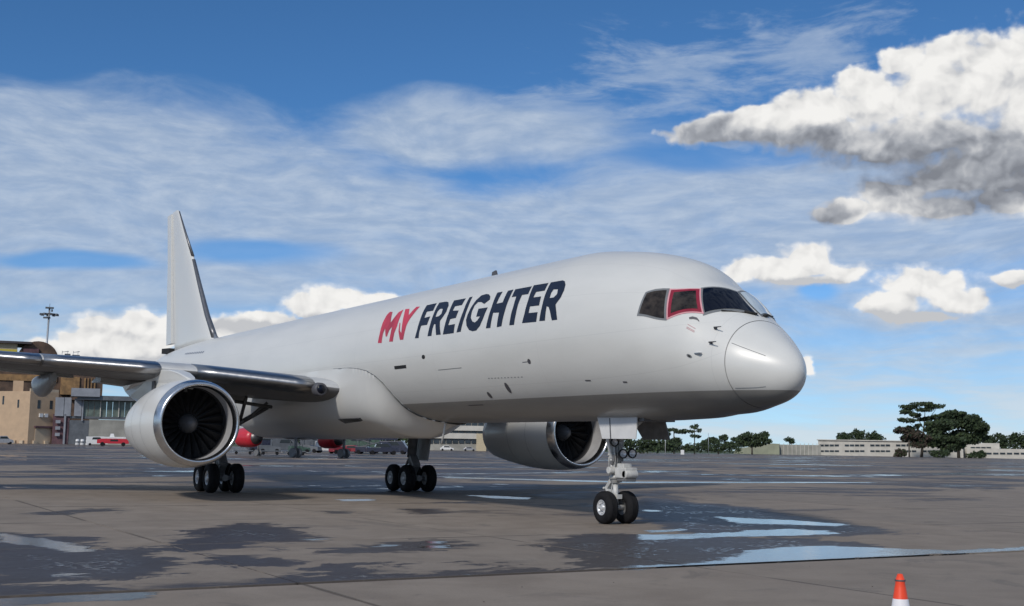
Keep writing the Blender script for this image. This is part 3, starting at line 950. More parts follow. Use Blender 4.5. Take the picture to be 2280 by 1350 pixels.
# landing gear ------------------------------------------------------
def tyre(parent, c, r, w, rim_r, name='tyre', sides=(-1, 1)):
    c = Vector(c)
    mb = MB()
    h = w/2
    p = [(-h*0.80, rim_r), (-h*0.95, rim_r+0.02), (-h, (r+rim_r)/2), (-h*0.93, r-0.075), (-h*0.72, r-0.022), (-h*0.40, r)]
    for g in (-0.24, 0.0, 0.24):
        p += [(h*(g-0.05), r), (h*(g-0.05)+.002, r-0.012), (h*(g+0.05)-.002, r-0.012), (h*(g+0.05), r)]
    p += [(h*0.40, r), (h*0.72, r-0.022), (h*0.93, r-0.075), (h, (r+rim_r)/2), (h*0.95, rim_r+0.02), (h*0.80, rim_r)]
    mb.lathe(c, (0, 1, 0), p, 48)
    ty = mb.build(name, RUBBER, parent)
    mb = MB()
    for sg in sides:
        mb.lathe(c, (0, sg, 0), [(h*0.80, rim_r+0.004), (h*0.86, rim_r-0.02), (h*0.62, rim_r-0.035), (h*0.45, rim_r*0.62), (h*0.50, rim_r*0.45), (h*0.82, rim_r*0.36), (h*0.86, rim_r*0.18), (h*0.84, 0.0)], 32)
        for i in range(8):
            a = 2*math.pi*i/8
            q = c+Vector((math.cos(a)*rim_r*0.68, sg*h*0.50, math.sin(a)*rim_r*0.68))
            mb.tube(q, q+Vector((0, sg*0.04, 0)), 0.022, n=6)
    mb.build('wheel_rim', RIM, parent)
    if len(sides) == 1:
        mb = MB()
        mb.lathe(c, (0, -sides[0], 0), [(h*0.80, rim_r+0.004), (h*0.5, rim_r-0.03), (h*0.5, 0.0)], 28)
        mb.build('hub', GEARDARK, parent)
    return ty


NGX = -5.98
mb = MB()
mb.tube((NGX, 0, 0.375), (NGX-0.02, 0, 0.98), 0.062, 0.062, 16)
mb.tube((NGX-0.02, 0, 0.92), (NGX-0.10, 0, 1.86), 0.105, 0.115, 16)
mb.tube((NGX-0.10, 0, 1.80), (NGX-0.20, 0, 2.60), 0.15, 0.15, 12)
mb.tube((NGX-0.03, 0, 1.02), (NGX-0.035, 0, 1.10), 0.14, 0.14, 16)
mb.tube((NGX-0.08, 0, 1.55), (NGX-0.085, 0, 1.60), 0.15, 0.15, 16)
mb.add([(NGX-.10, -.26, 2.1), (NGX-.10, .26, 2.1), (NGX-.08, .13, 1.5), (NGX-.08, -.13, 1.5), (NGX+.02, -.26, 2.1), (NGX+.02, .26, 2.1), (NGX+.02, .13, 1.5), (NGX+.02, -.13, 1.5)],
       [(0, 1, 2, 3), (4, 5, 6, 7), (0, 1, 5, 4), (1, 2, 6, 5), (2, 3, 7, 6), (3, 0, 4, 7)])
mb.tube((NGX, -0.30, 0.375), (NGX, 0.30, 0.375), 0.06, n=12)
ng = mb.build('nose_landing_gear', GEARPAINT, AC)
for sg in (-1, 1):
    tyre(ng, (NGX, sg*0.285, 0.374), 0.374, 0.30, 0.175, sides=(sg,))
mb = MB()
mb.prism([(NGX-0.10, -0.07, 1.10), (NGX-0.40, -0.05, 0.80), (NGX-0.34, -0.05, 0.74), (NGX-0.06, -0.07, 0.98)], (0, 0.14, 0))
mb.prism([(NGX-0.40, -0.05, 0.82), (NGX-0.06, -0.08, 0.44), (NGX-0.04, -0.08, 0.52), (NGX-0.33, -0.05, 0.84)], (0, 0.16, 0))
mb.tube((NGX-0.37, -0.1, 0.80), (NGX-0.37, 0.1, 0.80), 0.03, n=8)
mb.build('torque_link', GEARPAINT, ng, bevel=0.01)
mb = MB()
mb.box((NGX+0.36, 0.02, 1.17), (0.42, 0.34, 0.24))
mb.box((NGX+0.30, 0.02, 1.33), (0.26, 0.24, 0.10))
mb.tube((NGX+0.05, -0.26, 1.22), (NGX+0.05, 0.26, 1.22), 0.085, n=14)
mb.tube((NGX+0.52, -0.15, 1.14), (NGX+0.52, 0.19, 1.14), 0.10, n=14)
mb.box((NGX+0.38, 0.02, 1.01), (0.36, 0.30, 0.07), mi=1)
mb.build('steering_actuator', [GEARPAINT, GEARDARK], ng, bevel=0.02)
mb = MB()
mb.tube((NGX-0.18, 0, 1.75), (NGX+1.15, 0, 2.45), 0.05, n=10)
mb.tube((NGX-0.05, -0.08, 1.60), (NGX+0.02, -0.08, 1.20), 0.022, n=8)
mb.tube((NGX-0.05, 0.09, 1.60), (NGX+0.02, 0.09, 1.20), 0.022, n=8)
mb.tube((NGX+0.06, -0.12, 1.9), (NGX+0.10, -0.10, 1.3), 0.012, n=6)
mb.tube((NGX-0.12, -0.12, 1.9), (NGX-0.14, -0.10, 1.1), 0.012, n=6)
mb.tube((NGX+0.02, -0.08, 1.1), (NGX-0.10, -0.10, 0.5), 0.010, n=6)
mb.box((NGX+0.06, 0, 1.50), (0.10, 0.26, 0.16), mi=1)
for k_ in range(7):
    y_ = -0.15+0.05*k_
    mb.tube((NGX+0.10, y_, 1.95-0.03*k_), (NGX+0.16-0.02*k_, y_*0.8, 1.36), 0.009, n=5, mi=k_ % 2)
mb.tube((NGX-0.02, -0.11, 1.45), (NGX-0.02, -0.11, 1.02), 0.028, n=8)
mb.tube((NGX-0.02, 0.11, 1.45), (NGX-0.02, 0.11, 1.02), 0.028, n=8)
mb.box((NGX, -0.13, 1.40), (0.09, 0.05, 0.08), mi=1)
mb.box((NGX-0.02, 0.12, 0.98), (0.10, 0.06, 0.07), mi=1)
mb.box((NGX+0.09, 0.02, 0.62), (0.07, 0.14, 0.10))
mb.build('hydraulic_lines', [GEARPAINT, GEARDARK], ng)
for (y_, z_, r_, dx) in ((-0.02, 1.60, 0.112, 0.30), (0.24, 1.61, 0.112, 0.30), (-0.16, 1.86, 0.10, 0.16)):
    mb = MB()
    o_ = Vector((NGX+dx, y_, z_))
    mb.lathe(o_, (1, -0.1, 0), [(-0.12, 0.03), (-0.10, r_*0.7), (-0.02, r_), (0.02, r_), (0.02, r_*0.76), (0.005, r_*0.72)], 24)
    mb.tube(o_+Vector((-.10, 0, 0)), (NGX+0.02, y_*0.6, z_), 0.025, n=8)
    hs = mb.build('taxi_light', BLACK, ng)
    mb = MB()
    mb.lathe(o_, (1, -0.1, 0), [(0.008, r_*0.73), (-0.02, r_*0.55), (-0.05, r_*0.2), (-0.055, 0.0)], 20)
    mb.build('lamp_reflector', LAMP, ng)
# nose gear doors: the pair ahead of the leg stand open, the small ones follow the leg
for sg in (-1, 1):
    mb = MB()
    y0, y1 = sg*0.46, sg*0.56
    fx = -4.52 if sg < 0 else -4.80
    a = [(-6.05, 2.43), (fx, 2.43), (fx+0.08, 1.93), (-5.70, 1.93)]
    mb.prism([(x, y0 if z > 2.2 else y1, z) for x, z in a], (0, sg*0.035, 0))
    dr = mb.build('nose_gear_door', DOORPAINT if sg < 0 else GEARDARK, AC, bevel=0.006)  # port door coloured dark to imitate shade on its inner side
    if sg < 0:
        mb = MB()
        mb.prism([(-5.56, y0-.037, 2.40), (-5.52, y0-.037, 2.40), (-5.34, y1-.037, 1.935), (-5.38, y1-.037, 1.935)], (0, -.004, 0))
        mb.build('door_joint', MARK, dr)
mb = MB()
mb.box((-5.2, 0, 2.36), (1.7, 0.86, 0.08))
mb.build('nose_gear_bay', GEARDARK, AC)

for side in (-1, 1):
    y = side*3.66
    MX = -24.22
    mb = MB()
    mb.tube((MX, y, 0.60), (MX+0.02, y, 1.35), 0.10, 0.10, 16)
    mb.tube((MX+0.02, y, 1.25), (MX+0.15, y+side*0.12, 3.5), 0.17, 0.20, 16)
    mb.tube((MX-0.75, y, 0.50), (MX+0.75, y, 0.50), 0.11, 0.11, 12)
    mb.box((MX, y, 0.58), (0.42, 0.30, 0.30))
    for dx in (-0.57, 0.57):
        mb.tube((MX+dx, y-0.45, 0.495), (MX+dx, y+0.45, 0.495), 0.075, n=12)
    mb.tube((MX-0.7, y, 0.62), (MX-0.1, y, 1.30), 0.05, n=8)
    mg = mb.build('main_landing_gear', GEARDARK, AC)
    for dx in (-0.57, 0.57):
        for dy in (-0.43, 0.43):
            tyre(mg, (MX+dx, y+dy, 0.495), 0.495, 0.36, 0.24)
    mb = MB()
    mb.tube((MX+0.05, y, 2.0), (MX+0.1, side*2.05, 2.95), 0.085, 0.085, 10)
    mb.tube((MX+0.05, y-side*0.65, 2.45), (MX+0.9, side*3.1, 3.25), 0.06, 0.06, 10)
    mb.tube((MX+0.1, side*2.9, 2.42), (MX+0.5, side*2.2, 3.1), 0.05, 0.05, 8)
    mb.tube((MX+0.5, y-side*0.3, 3.1), (MX+0.4, side*2.0, 2.95), 0.06, 0.06, 8)
    mb.build('side_brace', GEARDARK, mg)
    mb = MB()
    mb.prism([(MX+0.18, y-0.15, 1.35), (MX+0.5, y-0.15, 1.0), (MX+0.45, y-0.15, 0.92), (MX+0.1, y-0.15, 1.2)], (0, 0.3, 0))
    mb.prism([(MX+0.45, y-0.12, 1.0), (MX+0.12, y-0.12, 0.7), (MX+0.2, y-0.12, 0.62), (MX+0.52, y-0.12, 0.92)], (0, 0.24, 0))
    mb.build('torque_link', GEARDARK, mg)
    mb = MB()
    mb.prism([(MX-0.55, y+side*0.42, 3.6), (MX+1.15, y+side*0.42, 3.6), (MX+0.85, y+side*0.24, 1.15), (MX-0.25, y+side*0.24, 1.15)], (0, side*0.05, 0))
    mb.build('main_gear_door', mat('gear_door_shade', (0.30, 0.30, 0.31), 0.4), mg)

# ================================================================== THE GROUND
PUDDLES=[
  [(2.47, -6.1), (2.11, -5.56), (2.29, -4.69), (2.03, -3.76), (1.4, -2.74), (0.75, -2.01), (0.41, -0.7), (0.52, 0.21), (1.3, 0.99), (2.06, 1.76), (1.87, 3.9), (1.84, 4.76), (2.28, 4.14), (2.51, 3.04), (2.49, 1.35), (2.57, -1.37), (2.69, -3.43), (2.74, -5.21), (2.69, -6.22)] ,
  [(-2.95, -1.57), (-2.84, -0.8), (-2.85, 0.89), (-3.46, 1.67), (-3.38, 2.93), (-2.65, 3.42), (-1.94, 2.97), (-1.72, 1.97), (-1.85, 0.73), (-1.95, -0.37), (-1.72, -1.9), (-1.79, -2.47)] ,
  [(-7.83, 4.48), (-6.74, 4.9), (-6.03, 5.45), (-4.36, 5.68), (-3.76, 4.85), (-4.66, 4.0), (-5.41, 3.12)] ,
  [(2.66, -14.63), (2.49, -14.33), (2.6, -13.65), (2.8, -12.73), (3.28, -12.85), (3.28, -13.55), (3.4, -14.2), (3.55, -14.73)] ,
  [(-21.03, 4.15), (-20.19, 4.95), (-18.7, 5.52), (-17.49, 4.69), (-18.27, 3.85)] ,
  [(-18.49, -1.66), (-18.6, -0.4), (-17.46, -0.83), (-17.1, -2.1)] ,
  [(-2.87, -6.46), (-2.67, -6.15), (-2.32, -6.38), (-2.33, -6.7)] ,
  [(-4.03, -8.37), (-3.9, -7.97), (-3.53, -8.14), (-3.64, -8.47)] ,
  [(-2.51, -7.55), (-2.48, -7.18), (-2.06, -7.38), (-2.07, -7.71)] ,
  [(2.54, -8.56), (2.56, -8.37), (2.75, -8.48), (2.74, -8.66)] ,
  [(-42.85, 14.84), (-39.09, 18.63), (-35.11, 21.72), (-34.78, 28.2), (-34.02, 42.4), (-32.85, 41.04), (-33.0, 26.66), (-33.07, 20.22), (-37.18, 16.89), (-40.79, 13.76)] ,
  [(-6.85, -13.04), (-5.37, -12.52), (-3.69, -12.19), (-2.65, -12.23), (-2.63, -12.66), (-4.06, -13.02), (-4.82, -13.32)] ,
  [(0.21, -13.31), (0.5, -13.03), (0.86, -13.13), (0.7, -13.4)] ,
  [(-2.09, -6.89), (-1.94, -6.45), (-1.44, -6.71), (-1.58, -7.1)] ,
  [(-11.53, 4.92), (-10.58, 4.84), (-10.01, 4.32), (-10.5, 4.15)] ,
  [(-3.91, -0.79), (-4.08, 0.55), (-3.62, 0.18), (-3.44, -1.03)] ,
]
DAMP=[
  [(-7.91, -13.36), (-7.19, -12.99), (-6.72, -12.6), (-5.14, -11.82), (-3.09, -12.03), (-2.87, -11.38), (-0.67, -11.49), (0.94, -12.05), (1.36, -12.72), (1.25, -13.65), (1.14, -14.44)] ,
  [(-4.2, -10.51), (-6.78, -9.54), (-7.87, -8.57), (-8.05, -7.64), (-6.48, -7.62), (-4.77, -7.82), (-3.51, -8.4), (-3.17, -8.94), (-3.59, -9.6), (-3.94, -10.04)] ,
  [(-1.39, -9.15), (-2.03, -8.42), (-2.28, -7.74), (-3.46, -6.58), (-3.2, -5.78), (-1.73, -6.12), (-0.92, -7.31), (-1.07, -7.73), (-0.91, -8.74)] ,
  [(2.39, -11.46), (2.09, -10.88), (1.45, -10.27), (0.35, -9.7), (0.86, -9.63), (1.62, -9.36), (2.02, -8.81), (2.29, -8.12), (2.25, -5.95), (2.68, -6.25), (2.61, -8.84), (3.1, -10.34), (3.25, -11.53), (3.11, -12.53), (3.15, -12.85), (2.87, -12.67), (2.72, -11.9)] ,
  [(-1.39, -5.13), (-3.35, -2.45), (-3.07, -1.54), (-1.95, -0.37), (-0.98, 1.12), (0.49, 1.41), (1.52, 0.75), (2.63, -1.44), (2.75, -3.66), (2.85, -5.29), (2.8, -6.29), (1.87, -6.6), (0.76, -5.45)] ,
  [(-19.1, 10.39), (-14.22, 9.31), (-10.92, 9.01), (-7.26, 6.79), (-4.18, 5.72), (-2.4, 5.27), (-1.64, 4.41), (-1.34, 2.35), (-2.04, -0.29), (-3.99, -0.13), (-8.34, 2.45)] ,
  [(-12.45, -4.54), (-12.27, -3.75), (-10.98, -4.37), (-10.93, -4.98)] ,
  [(-13.05, -2.23), (-12.81, -1.13), (-10.79, -1.85), (-10.39, -2.75)] ,
  [(0.3, -9.82), (1.17, -8.8), (0.67, -8.45), (0.57, -9.09)] ,
  [(-0.61, -11.31), (-1.22, -10.52), (-0.54, -9.91), (0.12, -9.74), (0.55, -10.45), (0.29, -11.13)] ,
  [(-2.15, -10.07), (-2.16, -9.31), (-1.64, -9.35), (-1.49, -10.14)] ,
  [(0.87, -7.92), (1.22, -7.36), (1.6, -7.66), (1.36, -8.11)] ,
  [(-13.61, -11.51), (-14.78, -9.4), (-13.54, -9.46), (-12.3, -11.43)] ,
  [(1.19, -14.45), (1.68, -13.48), (2.33, -12.84), (2.83, -12.76), (2.68, -13.66), (2.58, -14.62)] ,
  [(-6.13, -13.57), (-3.09, -12.03), (-3.19, -10.72), (-4.2, -10.51), (-5.23, -8.53), (-2.93, -9.66), (-1.89, -11.01)] ,
]
DAMP += [[(-13.6, 3.1), (-12.0, 5.0), (-13.2, 6.6), (-14.6, 4.9)], [(-16.0, 0.0), (-15.0, 1.6), (-16.3, 2.0)]]


def poly_sd(P, poly):
    """signed distance, positive inside"""
    A = np.array(poly, float)
    B = np.roll(A, -1, 0)
    best = np.full(len(P), 1e9)
    ins = np.zeros(len(P), bool)
    for a, b in zip(A, B):
        e, w = b-a, P-a
        t = np.clip((w@e)/(e@e+1e-12), 0, 1)
        d = np.hypot(w[:, 0]-t*e[0], w[:, 1]-t*e[1])
        best = np.minimum(best, d)
        c = ((a[1] <= P[:, 1]) & (b[1] > P[:, 1])) | ((b[1] <= P[:, 1]) & (a[1] > P[:, 1]))
        with np.errstate(all='ignore'):
            xi = a[0]+(P[:, 1]-a[1])*e[0]/e[1]
        ins ^= c & (P[:, 0] < xi)
    return np.where(ins, best, -best)


def wet_fields(P):
    out = []
    lo, hi = P.min(0), P.max(0)
    for polys in (DAMP, PUDDLES):
        f = np.full(len(P), -1.5)
        for pl in polys:
            a = np.array(pl)
            if (a.min(0)-1.6 > hi).any() or (a.max(0)+1.6 < lo).any():
                continue
            f = np.maximum(f, poly_sd(P, pl))
        out.append(np.clip(f, -1.5, 1.5))
    return out


def ground_material():
    mt = bpy.data.materials.new('apron_concrete')
    mt.use_nodes = True
    t = NT(mt.node_tree)
    b = mt.node_tree.nodes['Principled BSDF']
    p = t.new('ShaderNodeNewGeometry').outputs['Position']
    X, Y, Z = t.sep(p)
    n_big = t.noise(p, 0.11, 5.0, 0.6)
    n_mid = t.noise(p, 0.9, 7.0, 0.65, 0.4)
    n_fine = t.noise(p, 26.0, 5.0, 0.7)
    n_st = t.noise(t.v('MULTIPLY', p, (1.0, 0.5, 1.0)), 0.085, 9.0, 0.66, 0.6)
    at = t.new('ShaderNodeAttribute', attribute_name='damp').outputs['Fac']
    ap = t.new('ShaderNodeAttribute', attribute_name='puddle').outputs['Fac']
    oi = t.new('ShaderNodeObjectInfo').outputs['Random']
    base = t.mix(t.step(n_mid, 0.28, 0.74), (0.212, 0.174, 0.140, 1), (0.292, 0.246, 0.203, 1))
    base = t.mix(t.m('MULTIPLY', t.step(n_big, 0.35, 0.7), 0.5), base, (0.228, 0.194, 0.166, 1))
    base = t.mix(t.m('MULTIPLY', t.m('SUBTRACT', oi, 0.5), 0.25, clamp=True), base, (0.12, 0.11, 0.10, 1))
    base = t.mix(t.m('MULTIPLY', t.step(n_fine, 0.45, 0.8), 0.30), base, (0.10, 0.095, 0.09, 1))
    # old stains
    stn = t.m('MULTIPLY', t.step(t.noise(p, 0.45, 9.0, 0.7, 1.2), 0.56, 0.66), 0.35)
    base = t.mix(stn, base, (0.10, 0.092, 0.085, 1))
    # stained joints between the slabs
    jx = t.m('PINGPONG', t.m('SUBTRACT', X, 2.6-61.0), 3.05)
    jy = t.m('PINGPONG', t.m('SUBTRACT', Y, -23.1-61.0), 3.05)
    jn = t.step(t.noise(p, 0.23, 3.0, 0.5), 0.42, 0.55)
    jl = t.m('MAXIMUM', t.step(t.m('ADD', jx, t.m('MULTIPLY', t.m('SUBTRACT', n_mid, 0.5), 0.10)), 0.04, 0.10, 'LINEAR', 1.0, 0.0), t.step(t.m('ADD', jy, t.m('MULTIPLY', t.m('SUBTRACT', n_mid, 0.5), 0.06)), 0.02, 0.05, 'LINEAR', 1.0, 0.0))
    base = t.mix(t.m('MULTIPLY', t.m('MULTIPLY', jl, jn), 0.65), base, (0.06, 0.054, 0.05, 1))
    # damp and standing water
    n_rag = t.noise(t.v('MULTIPLY', p, (1.0, 0.6, 1.0)), 1.3, 9.0, 0.72, 1.0)
    jit = t.m('MULTIPLY', t.m('SUBTRACT', n_rag, 0.5), 3.6)
    d1 = t.step(t.m('ADD', t.m('MAXIMUM', at, -1.0), jit), -0.08, 0.06)
    bias = t.step(X, -16.0, -40.0, 'LINEAR', -0.12, 0.02)
    d2 = t.step(t.m('ADD', t.m('ADD', n_st, bias), t.m('MULTIPLY', t.m('SUBTRACT', n_rag, 0.5), 0.10)), 0.47, 0.52)
    dry_near = t.step(X, 2.4, 2.7, 'LINEAR', 1.0, 0.0)
    damp = t.m('MULTIPLY', t.m('MAXIMUM', d1, d2), dry_near)
    pj = t.m('MULTIPLY', t.m('SUBTRACT', t.noise(t.v('MULTIPLY', p, (1.0, 0.35, 1.0)), 3.2, 9.0, 0.75, 0.8), 0.5), 1.25)
    p1 = t.step(t.m('ADD', t.m('MAXIMUM', ap, -0.70), pj), -0.01, 0.03)
    p2 = t.m('MULTIPLY', t.step(t.m('ADD', t.m('ADD', n_st, t.m('MULTIPLY', t.m('SUBTRACT', n_mid, 0.5), 0.35)), t.step(X, -20.0, -50.0, 'LINEAR', -0.10, 0.0)), 0.58, 0.60), t.step(X, -20.0, -26.0, 'LINEAR', 0.0, 1.0))
    # half-dry film breaking up into small beads inside the damp areas
    bead = t.noise(t.v('MULTIPLY', p, (1.0, 0.45, 1.0)), 15.0, 2.0, 0.5)
    p3 = t.m('MULTIPLY', t.m('MULTIPLY', t.step(bead, 0.52, 0.60), t.step(at, 0.35, 0.8)), t.step(n_mid, 0.46, 0.56))
    p3 = t.m('MULTIPLY', t.m('MULTIPLY', p3, 0.75), dry_near)
    pud = t.m('MAXIMUM', t.m('MAXIMUM', p1, p2), p3)
    col = t.mix(t.m('MULTIPLY', damp, 0.88), base, (0.036, 0.032, 0.036, 1))
    col = t.mix(pud, col, (0.022, 0.021, 0.021, 1))
    t.put(b.inputs['Base Color'], col)
    rough = t.m('ADD', t.step(n_mid, 0.3, 0.7, 'LINEAR', 0.78, 0.92), t.m('MULTIPLY', damp, -0.38))
    rough = t.m('MULTIPLY', rough, t.m('SUBTRACT', 1.0, t.m('MULTIPLY', pud, 0.86)))
    t.put(b.inputs['Roughness'], rough)
    t.put(b.inputs['Specular IOR Level'], t.m('ADD', t.m('SUBTRACT', 0.22, t.m('MULTIPLY', damp, 0.10)), t.m('MULTIPLY', pud, 0.35)))
    bn = t.new('ShaderNodeBump')
    bn.inputs['Distance'].default_value = 0.012
    t.put(bn.inputs['Strength'], t.m('SUBTRACT', 0.6, t.m('ADD', t.m('MULTIPLY', damp, 0.2), t.m('MULTIPLY', pud, 0.30))))
    t.put(bn.inputs['Height'], t.m('ADD', n_fine, t.m('MULTIPLY', t.m('MULTIPLY', pud, 2.0), t.noise(t.v('MULTIPLY', p, (1.0, 1.0, 1.0)), 5.0, 2.0, 0.5))))
    t.put(b.inputs['Normal'], bn.outputs[0])
    return mt


CONC = ground_material()
GRASS = mat('far_grass', (0.055, 0.075, 0.028), 0.9, var=0.35, scale=0.02, bump=0.3, bscale=0.8)
mb = MB()
mb.add([(-6000, -6000, -.06), (6000, -6000, -.06), (6000, 6000, -.06), (-6000, 6000, -.06)], [(0, 1, 2, 3)])
mb.build('ground', GRASS, kind='structure')


def sheet(xs, ys, z, name, parent=None, skirt=0.0, **kw):
    nx, ny = len(xs), len(ys)
    G = np.stack(np.meshgrid(xs, ys, indexing='ij'), -1).reshape(-1, 2)
    V = np.c_[G, np.full(len(G), z)]
    idx = np.arange(nx*ny).reshape(nx, ny)
    F = np.stack([idx[:-1, :-1], idx[1:, :-1], idx[1:, 1:], idx[:-1, 1:]], -1).reshape(-1, 4)
    me = bpy.data.meshes.new(name)
    vs, fs = V.tolist(), F.tolist()
    if skirt:
        o = len(vs)
        vs += [(xs[0], ys[0], z-skirt), (xs[-1], ys[0], z-skirt), (xs[-1], ys[-1], z-skirt), (xs[0], ys[-1], z-skirt)]
        e = [idx[0, 0], idx[-1, 0], idx[-1, -1], idx[0, -1]]
        for i in range(4):
            fs.append([int(e[i]), int(e[(i+1) % 4]), o+(i+1) % 4, o+i][::-1])
    me.from_pydata(vs, [], fs)
    dm, pd = wet_fields(np.array(vs)[:, :2])
    for nm, arr in (('damp', dm), ('puddle', pd)):
        a = me.attributes.new(nm, 'FLOAT', 'POINT')
        a.data.foreach_set('value', arr.astype(np.float32))
    me.materials.append(CONC)
    o = bpy.data.objects.new(name, me)
    COL.objects.link(o)
    if parent:
        o.parent = parent
    for k, v in kw.items():
        o[k] = v
    return o


PX = [2.6+6.1*k for k in range(-6, 3)]          # joints running across
PY = [-23.1+6.1*k for k in range(0, 11)]
XE0, XE1, YE0, YE1 = PX[0], PX[-1], PY[0], PY[-1]
ap_far = MB()
far = -450.0
vs, fs = [], []
xs_ = [far, -120, -52, XE0, XE1, 80]
ys_ = [-500, -60, YE0, YE1, 90, 1300]
G = [(x, y, 0.0) for x in xs_ for y in ys_]
for i in range(5):
    for j in range(5):
        if (i == 3 and j == 2) or (i == 2 and j in (2, 3)):
            continue
        fs.append((i*6+j, (i+1)*6+j, (i+1)*6+j+1, i*6+j+1))
ap_far.add(G, fs)
apron = ap_far.build('apron', CONC, kind='structure')
for nm in ('damp', 'puddle'):
    a = apron.data.attributes.new(nm, 'FLOAT', 'POINT')
    a.data.foreach_set('value', np.full(len(apron.data.vertices), -1.5, np.float32))
sheet(np.arange(-52, XE0+0.01, (XE0+52)/40), np.linspace(YE0, 90, 160), 0.0, 'apron_strip', kind='structure')
mb = MB()
mb.add([(XE0, YE0, -.045), (XE1, YE0, -.045), (XE1, YE1, -.045), (XE0, YE1, -.045)], [(0, 1, 2, 3)])
mb.build('joint_filler', mat('joint_sealant', (0.03, 0.03, 0.03), 0.6), kind='structure', parent=apron)
for i in range(len(PX)-1):
    for j in range(len(PY)-1):
        g0 = 0.11 if abs(PX[i]-2.6) < .01 else 0.007
        g1 = 0.11 if abs(PX[i+1]-2.6) < .01 else 0.007
        cx, cy = (PX[i]+PX[i+1])/2, (PY[j]+PY[j+1])/2
        dist = math.hypot(cx-CAM.x, cy-CAM.y)
        n_ = 62 if dist < 32 else 30
        sheet(np.linspace(PX[i]+g0, PX[i+1]-g1, n_), np.linspace(PY[j]+0.008, PY[j+1]-0.008, n_), random.uniform(-0.003, 0.003), 'concrete_slab', parent=apron, skirt=0.04)
# painted taxi line far out on the apron

# ================================================================== FAR THINGS
fh = Vector((math.cos(yaw), math.sin(yaw), 0))
rh = Vector((math.sin(yaw), -math.cos(yaw), 0))


def spot(b, dist, z=0.0):
    """survey point: bearing b to the right of the heading (in 1/2708 radians from 1140) at a distance"""
    q = Vector((CAM.x, CAM.y, 0)) + fh*dist + rh*dist*(b-1140)/2708.0
    q.z = z
    return q


def ht(b, lev, dist):
    return CAM.z + (976.8+b*0.0164-lev)*dist/2708.0


def facing(b):
    """rotation about z so local +x runs to the right as seen from the stand and local -y faces it"""
    d = fh + rh*(b-1140)/2708.0
    return math.atan2(d.y, d.x) - math.pi/2


BEIGE = mat('beige_render', (0.46, 0.33, 0.22), 0.8, var=0.08, scale=0.4)
BEIGE2 = mat('pale_beige_trim', (0.50, 0.40, 0.29), 0.8, var=0.08, scale=0.4)
BROWN = mat('brown_cladding', (0.085, 0.052, 0.035), 0.7, var=0.45, scale=0.35)
BROWNL = mat('ochre_cladding', (0.24, 0.14, 0.06), 0.7, var=0.35, scale=0.5)
ROOFD = mat('dark_roof', (0.05, 0.045, 0.05), 0.6, var=0.2, scale=0.2)
CREAM = mat('cream_panel', (0.45, 0.38, 0.26), 0.7, var=0.1)
YELLOW = mat('yellow_sign', (0.50, 0.42, 0.05), 0.6)
REDP = mat('red_paint', (0.50, 0.02, 0.035), 0.35, var=0.1, coat=0.3)
REDD = mat('dark_red_paint', (0.22, 0.02, 0.03), 0.45, var=0.2)
GREYP = mat('shade_greyed_panel', (0.24, 0.255, 0.29), 0.5, var=0.12, scale=0.4)
GREYD = mat('dark_grey_panel', (0.10, 0.11, 0.125), 0.5, var=0.2, scale=0.5)
GREENGL = mat('green_tinted_glass', (0.12, 0.15, 0.13), 0.25, var=0.3, scale=0.4)
CONCW = mat('pale_concrete_wall', (0.48, 0.46, 0.42), 0.8, var=0.10, scale=0.3)
CONCD = mat('weathered_concrete', (0.28, 0.275, 0.25), 0.85, var=0.2, scale=0.2)
WINB = mat('window_band_glass', (0.03, 0.04, 0.05), 0.2, var=0.4, scale=0.3)
MAROON = mat('maroon_wall', (0.10, 0.05, 0.06), 0.7, var=0.3, scale=0.6)
CARGREY = mat('silver_car_paint', (0.38, 0.38, 0.40), 0.3, metal=0.3, coat=0.4)
CARDARK = mat('dark_car_paint', (0.025, 0.028, 0.05), 0.3, coat=0.4)
CARWHITE = mat('white_car_paint', (0.66, 0.66, 0.66), 0.35, coat=0.3)
CARGLASS = mat('car_glass', (0.02, 0.025, 0.03), 0.08)
GREENP = mat('green_equipment_paint', (0.05, 0.09, 0.07), 0.5, var=0.3)
STEEL = mat('galvanised_steel', (0.36, 0.38, 0.41), 0.45, metal=0.5)


def block(name, b0, b1, top, dist, depth, m_, parent, root, base=None, rot=0.0, mi=0):
    """a box wall part given by bearings and levels, in the frame of root (an Empty)"""
    s = dist/2708.0
    w = (b1-b0)*s
    z1 = ht((b0+b1)/2, top, dist)
    z0 = 0.0 if base is None else ht((b0+b1)/2, base, dist)
    c = root.matrix_world.inverted() @ spot((b0+b1)/2, dist)
    mb = MB()
    mb.box((c.x, c.y+depth/2, (z0+z1)/2), (w, depth, z1-z0), rot)
    o = mb.build(name, m_, parent)
    return o


def far_thing(name, label, cat, b, dist, group=None, turn=0.0):
    o = thing(name, label, cat, spot(b, dist), facing(b)+turn, group)
    bpy.context.view_layer.update()
    return o


# --- beige block
D = 400
bb = far_thing('beige_building', 'sand coloured blocky building with slit windows under the wing tip', 'building', 67, D)
px = D/2708.0


def L(b, lev): return ((b-67)*px, ht(67, lev, D))


def face_box(root, name, m_, x0, x1, z0, z1, y0, depth, parent=None, ang=0.0, org=(0, 0)):
    """box in the frame of a face turned by ang about org; y0 is how far it stands proud (negative = towards the viewer)"""
    mb = MB()
    mb.box(((x0+x1)/2, y0+depth/2, (z0+z1)/2), (x1-x0, depth, z1-z0))
    ca, sa = math.cos(ang), math.sin(ang)
    mb.v = [(org[0]+x*ca-y*sa, org[1]+x*sa+y*ca, z) for x, y, z in mb.v]
    return mb.build(name, m_, parent or root)


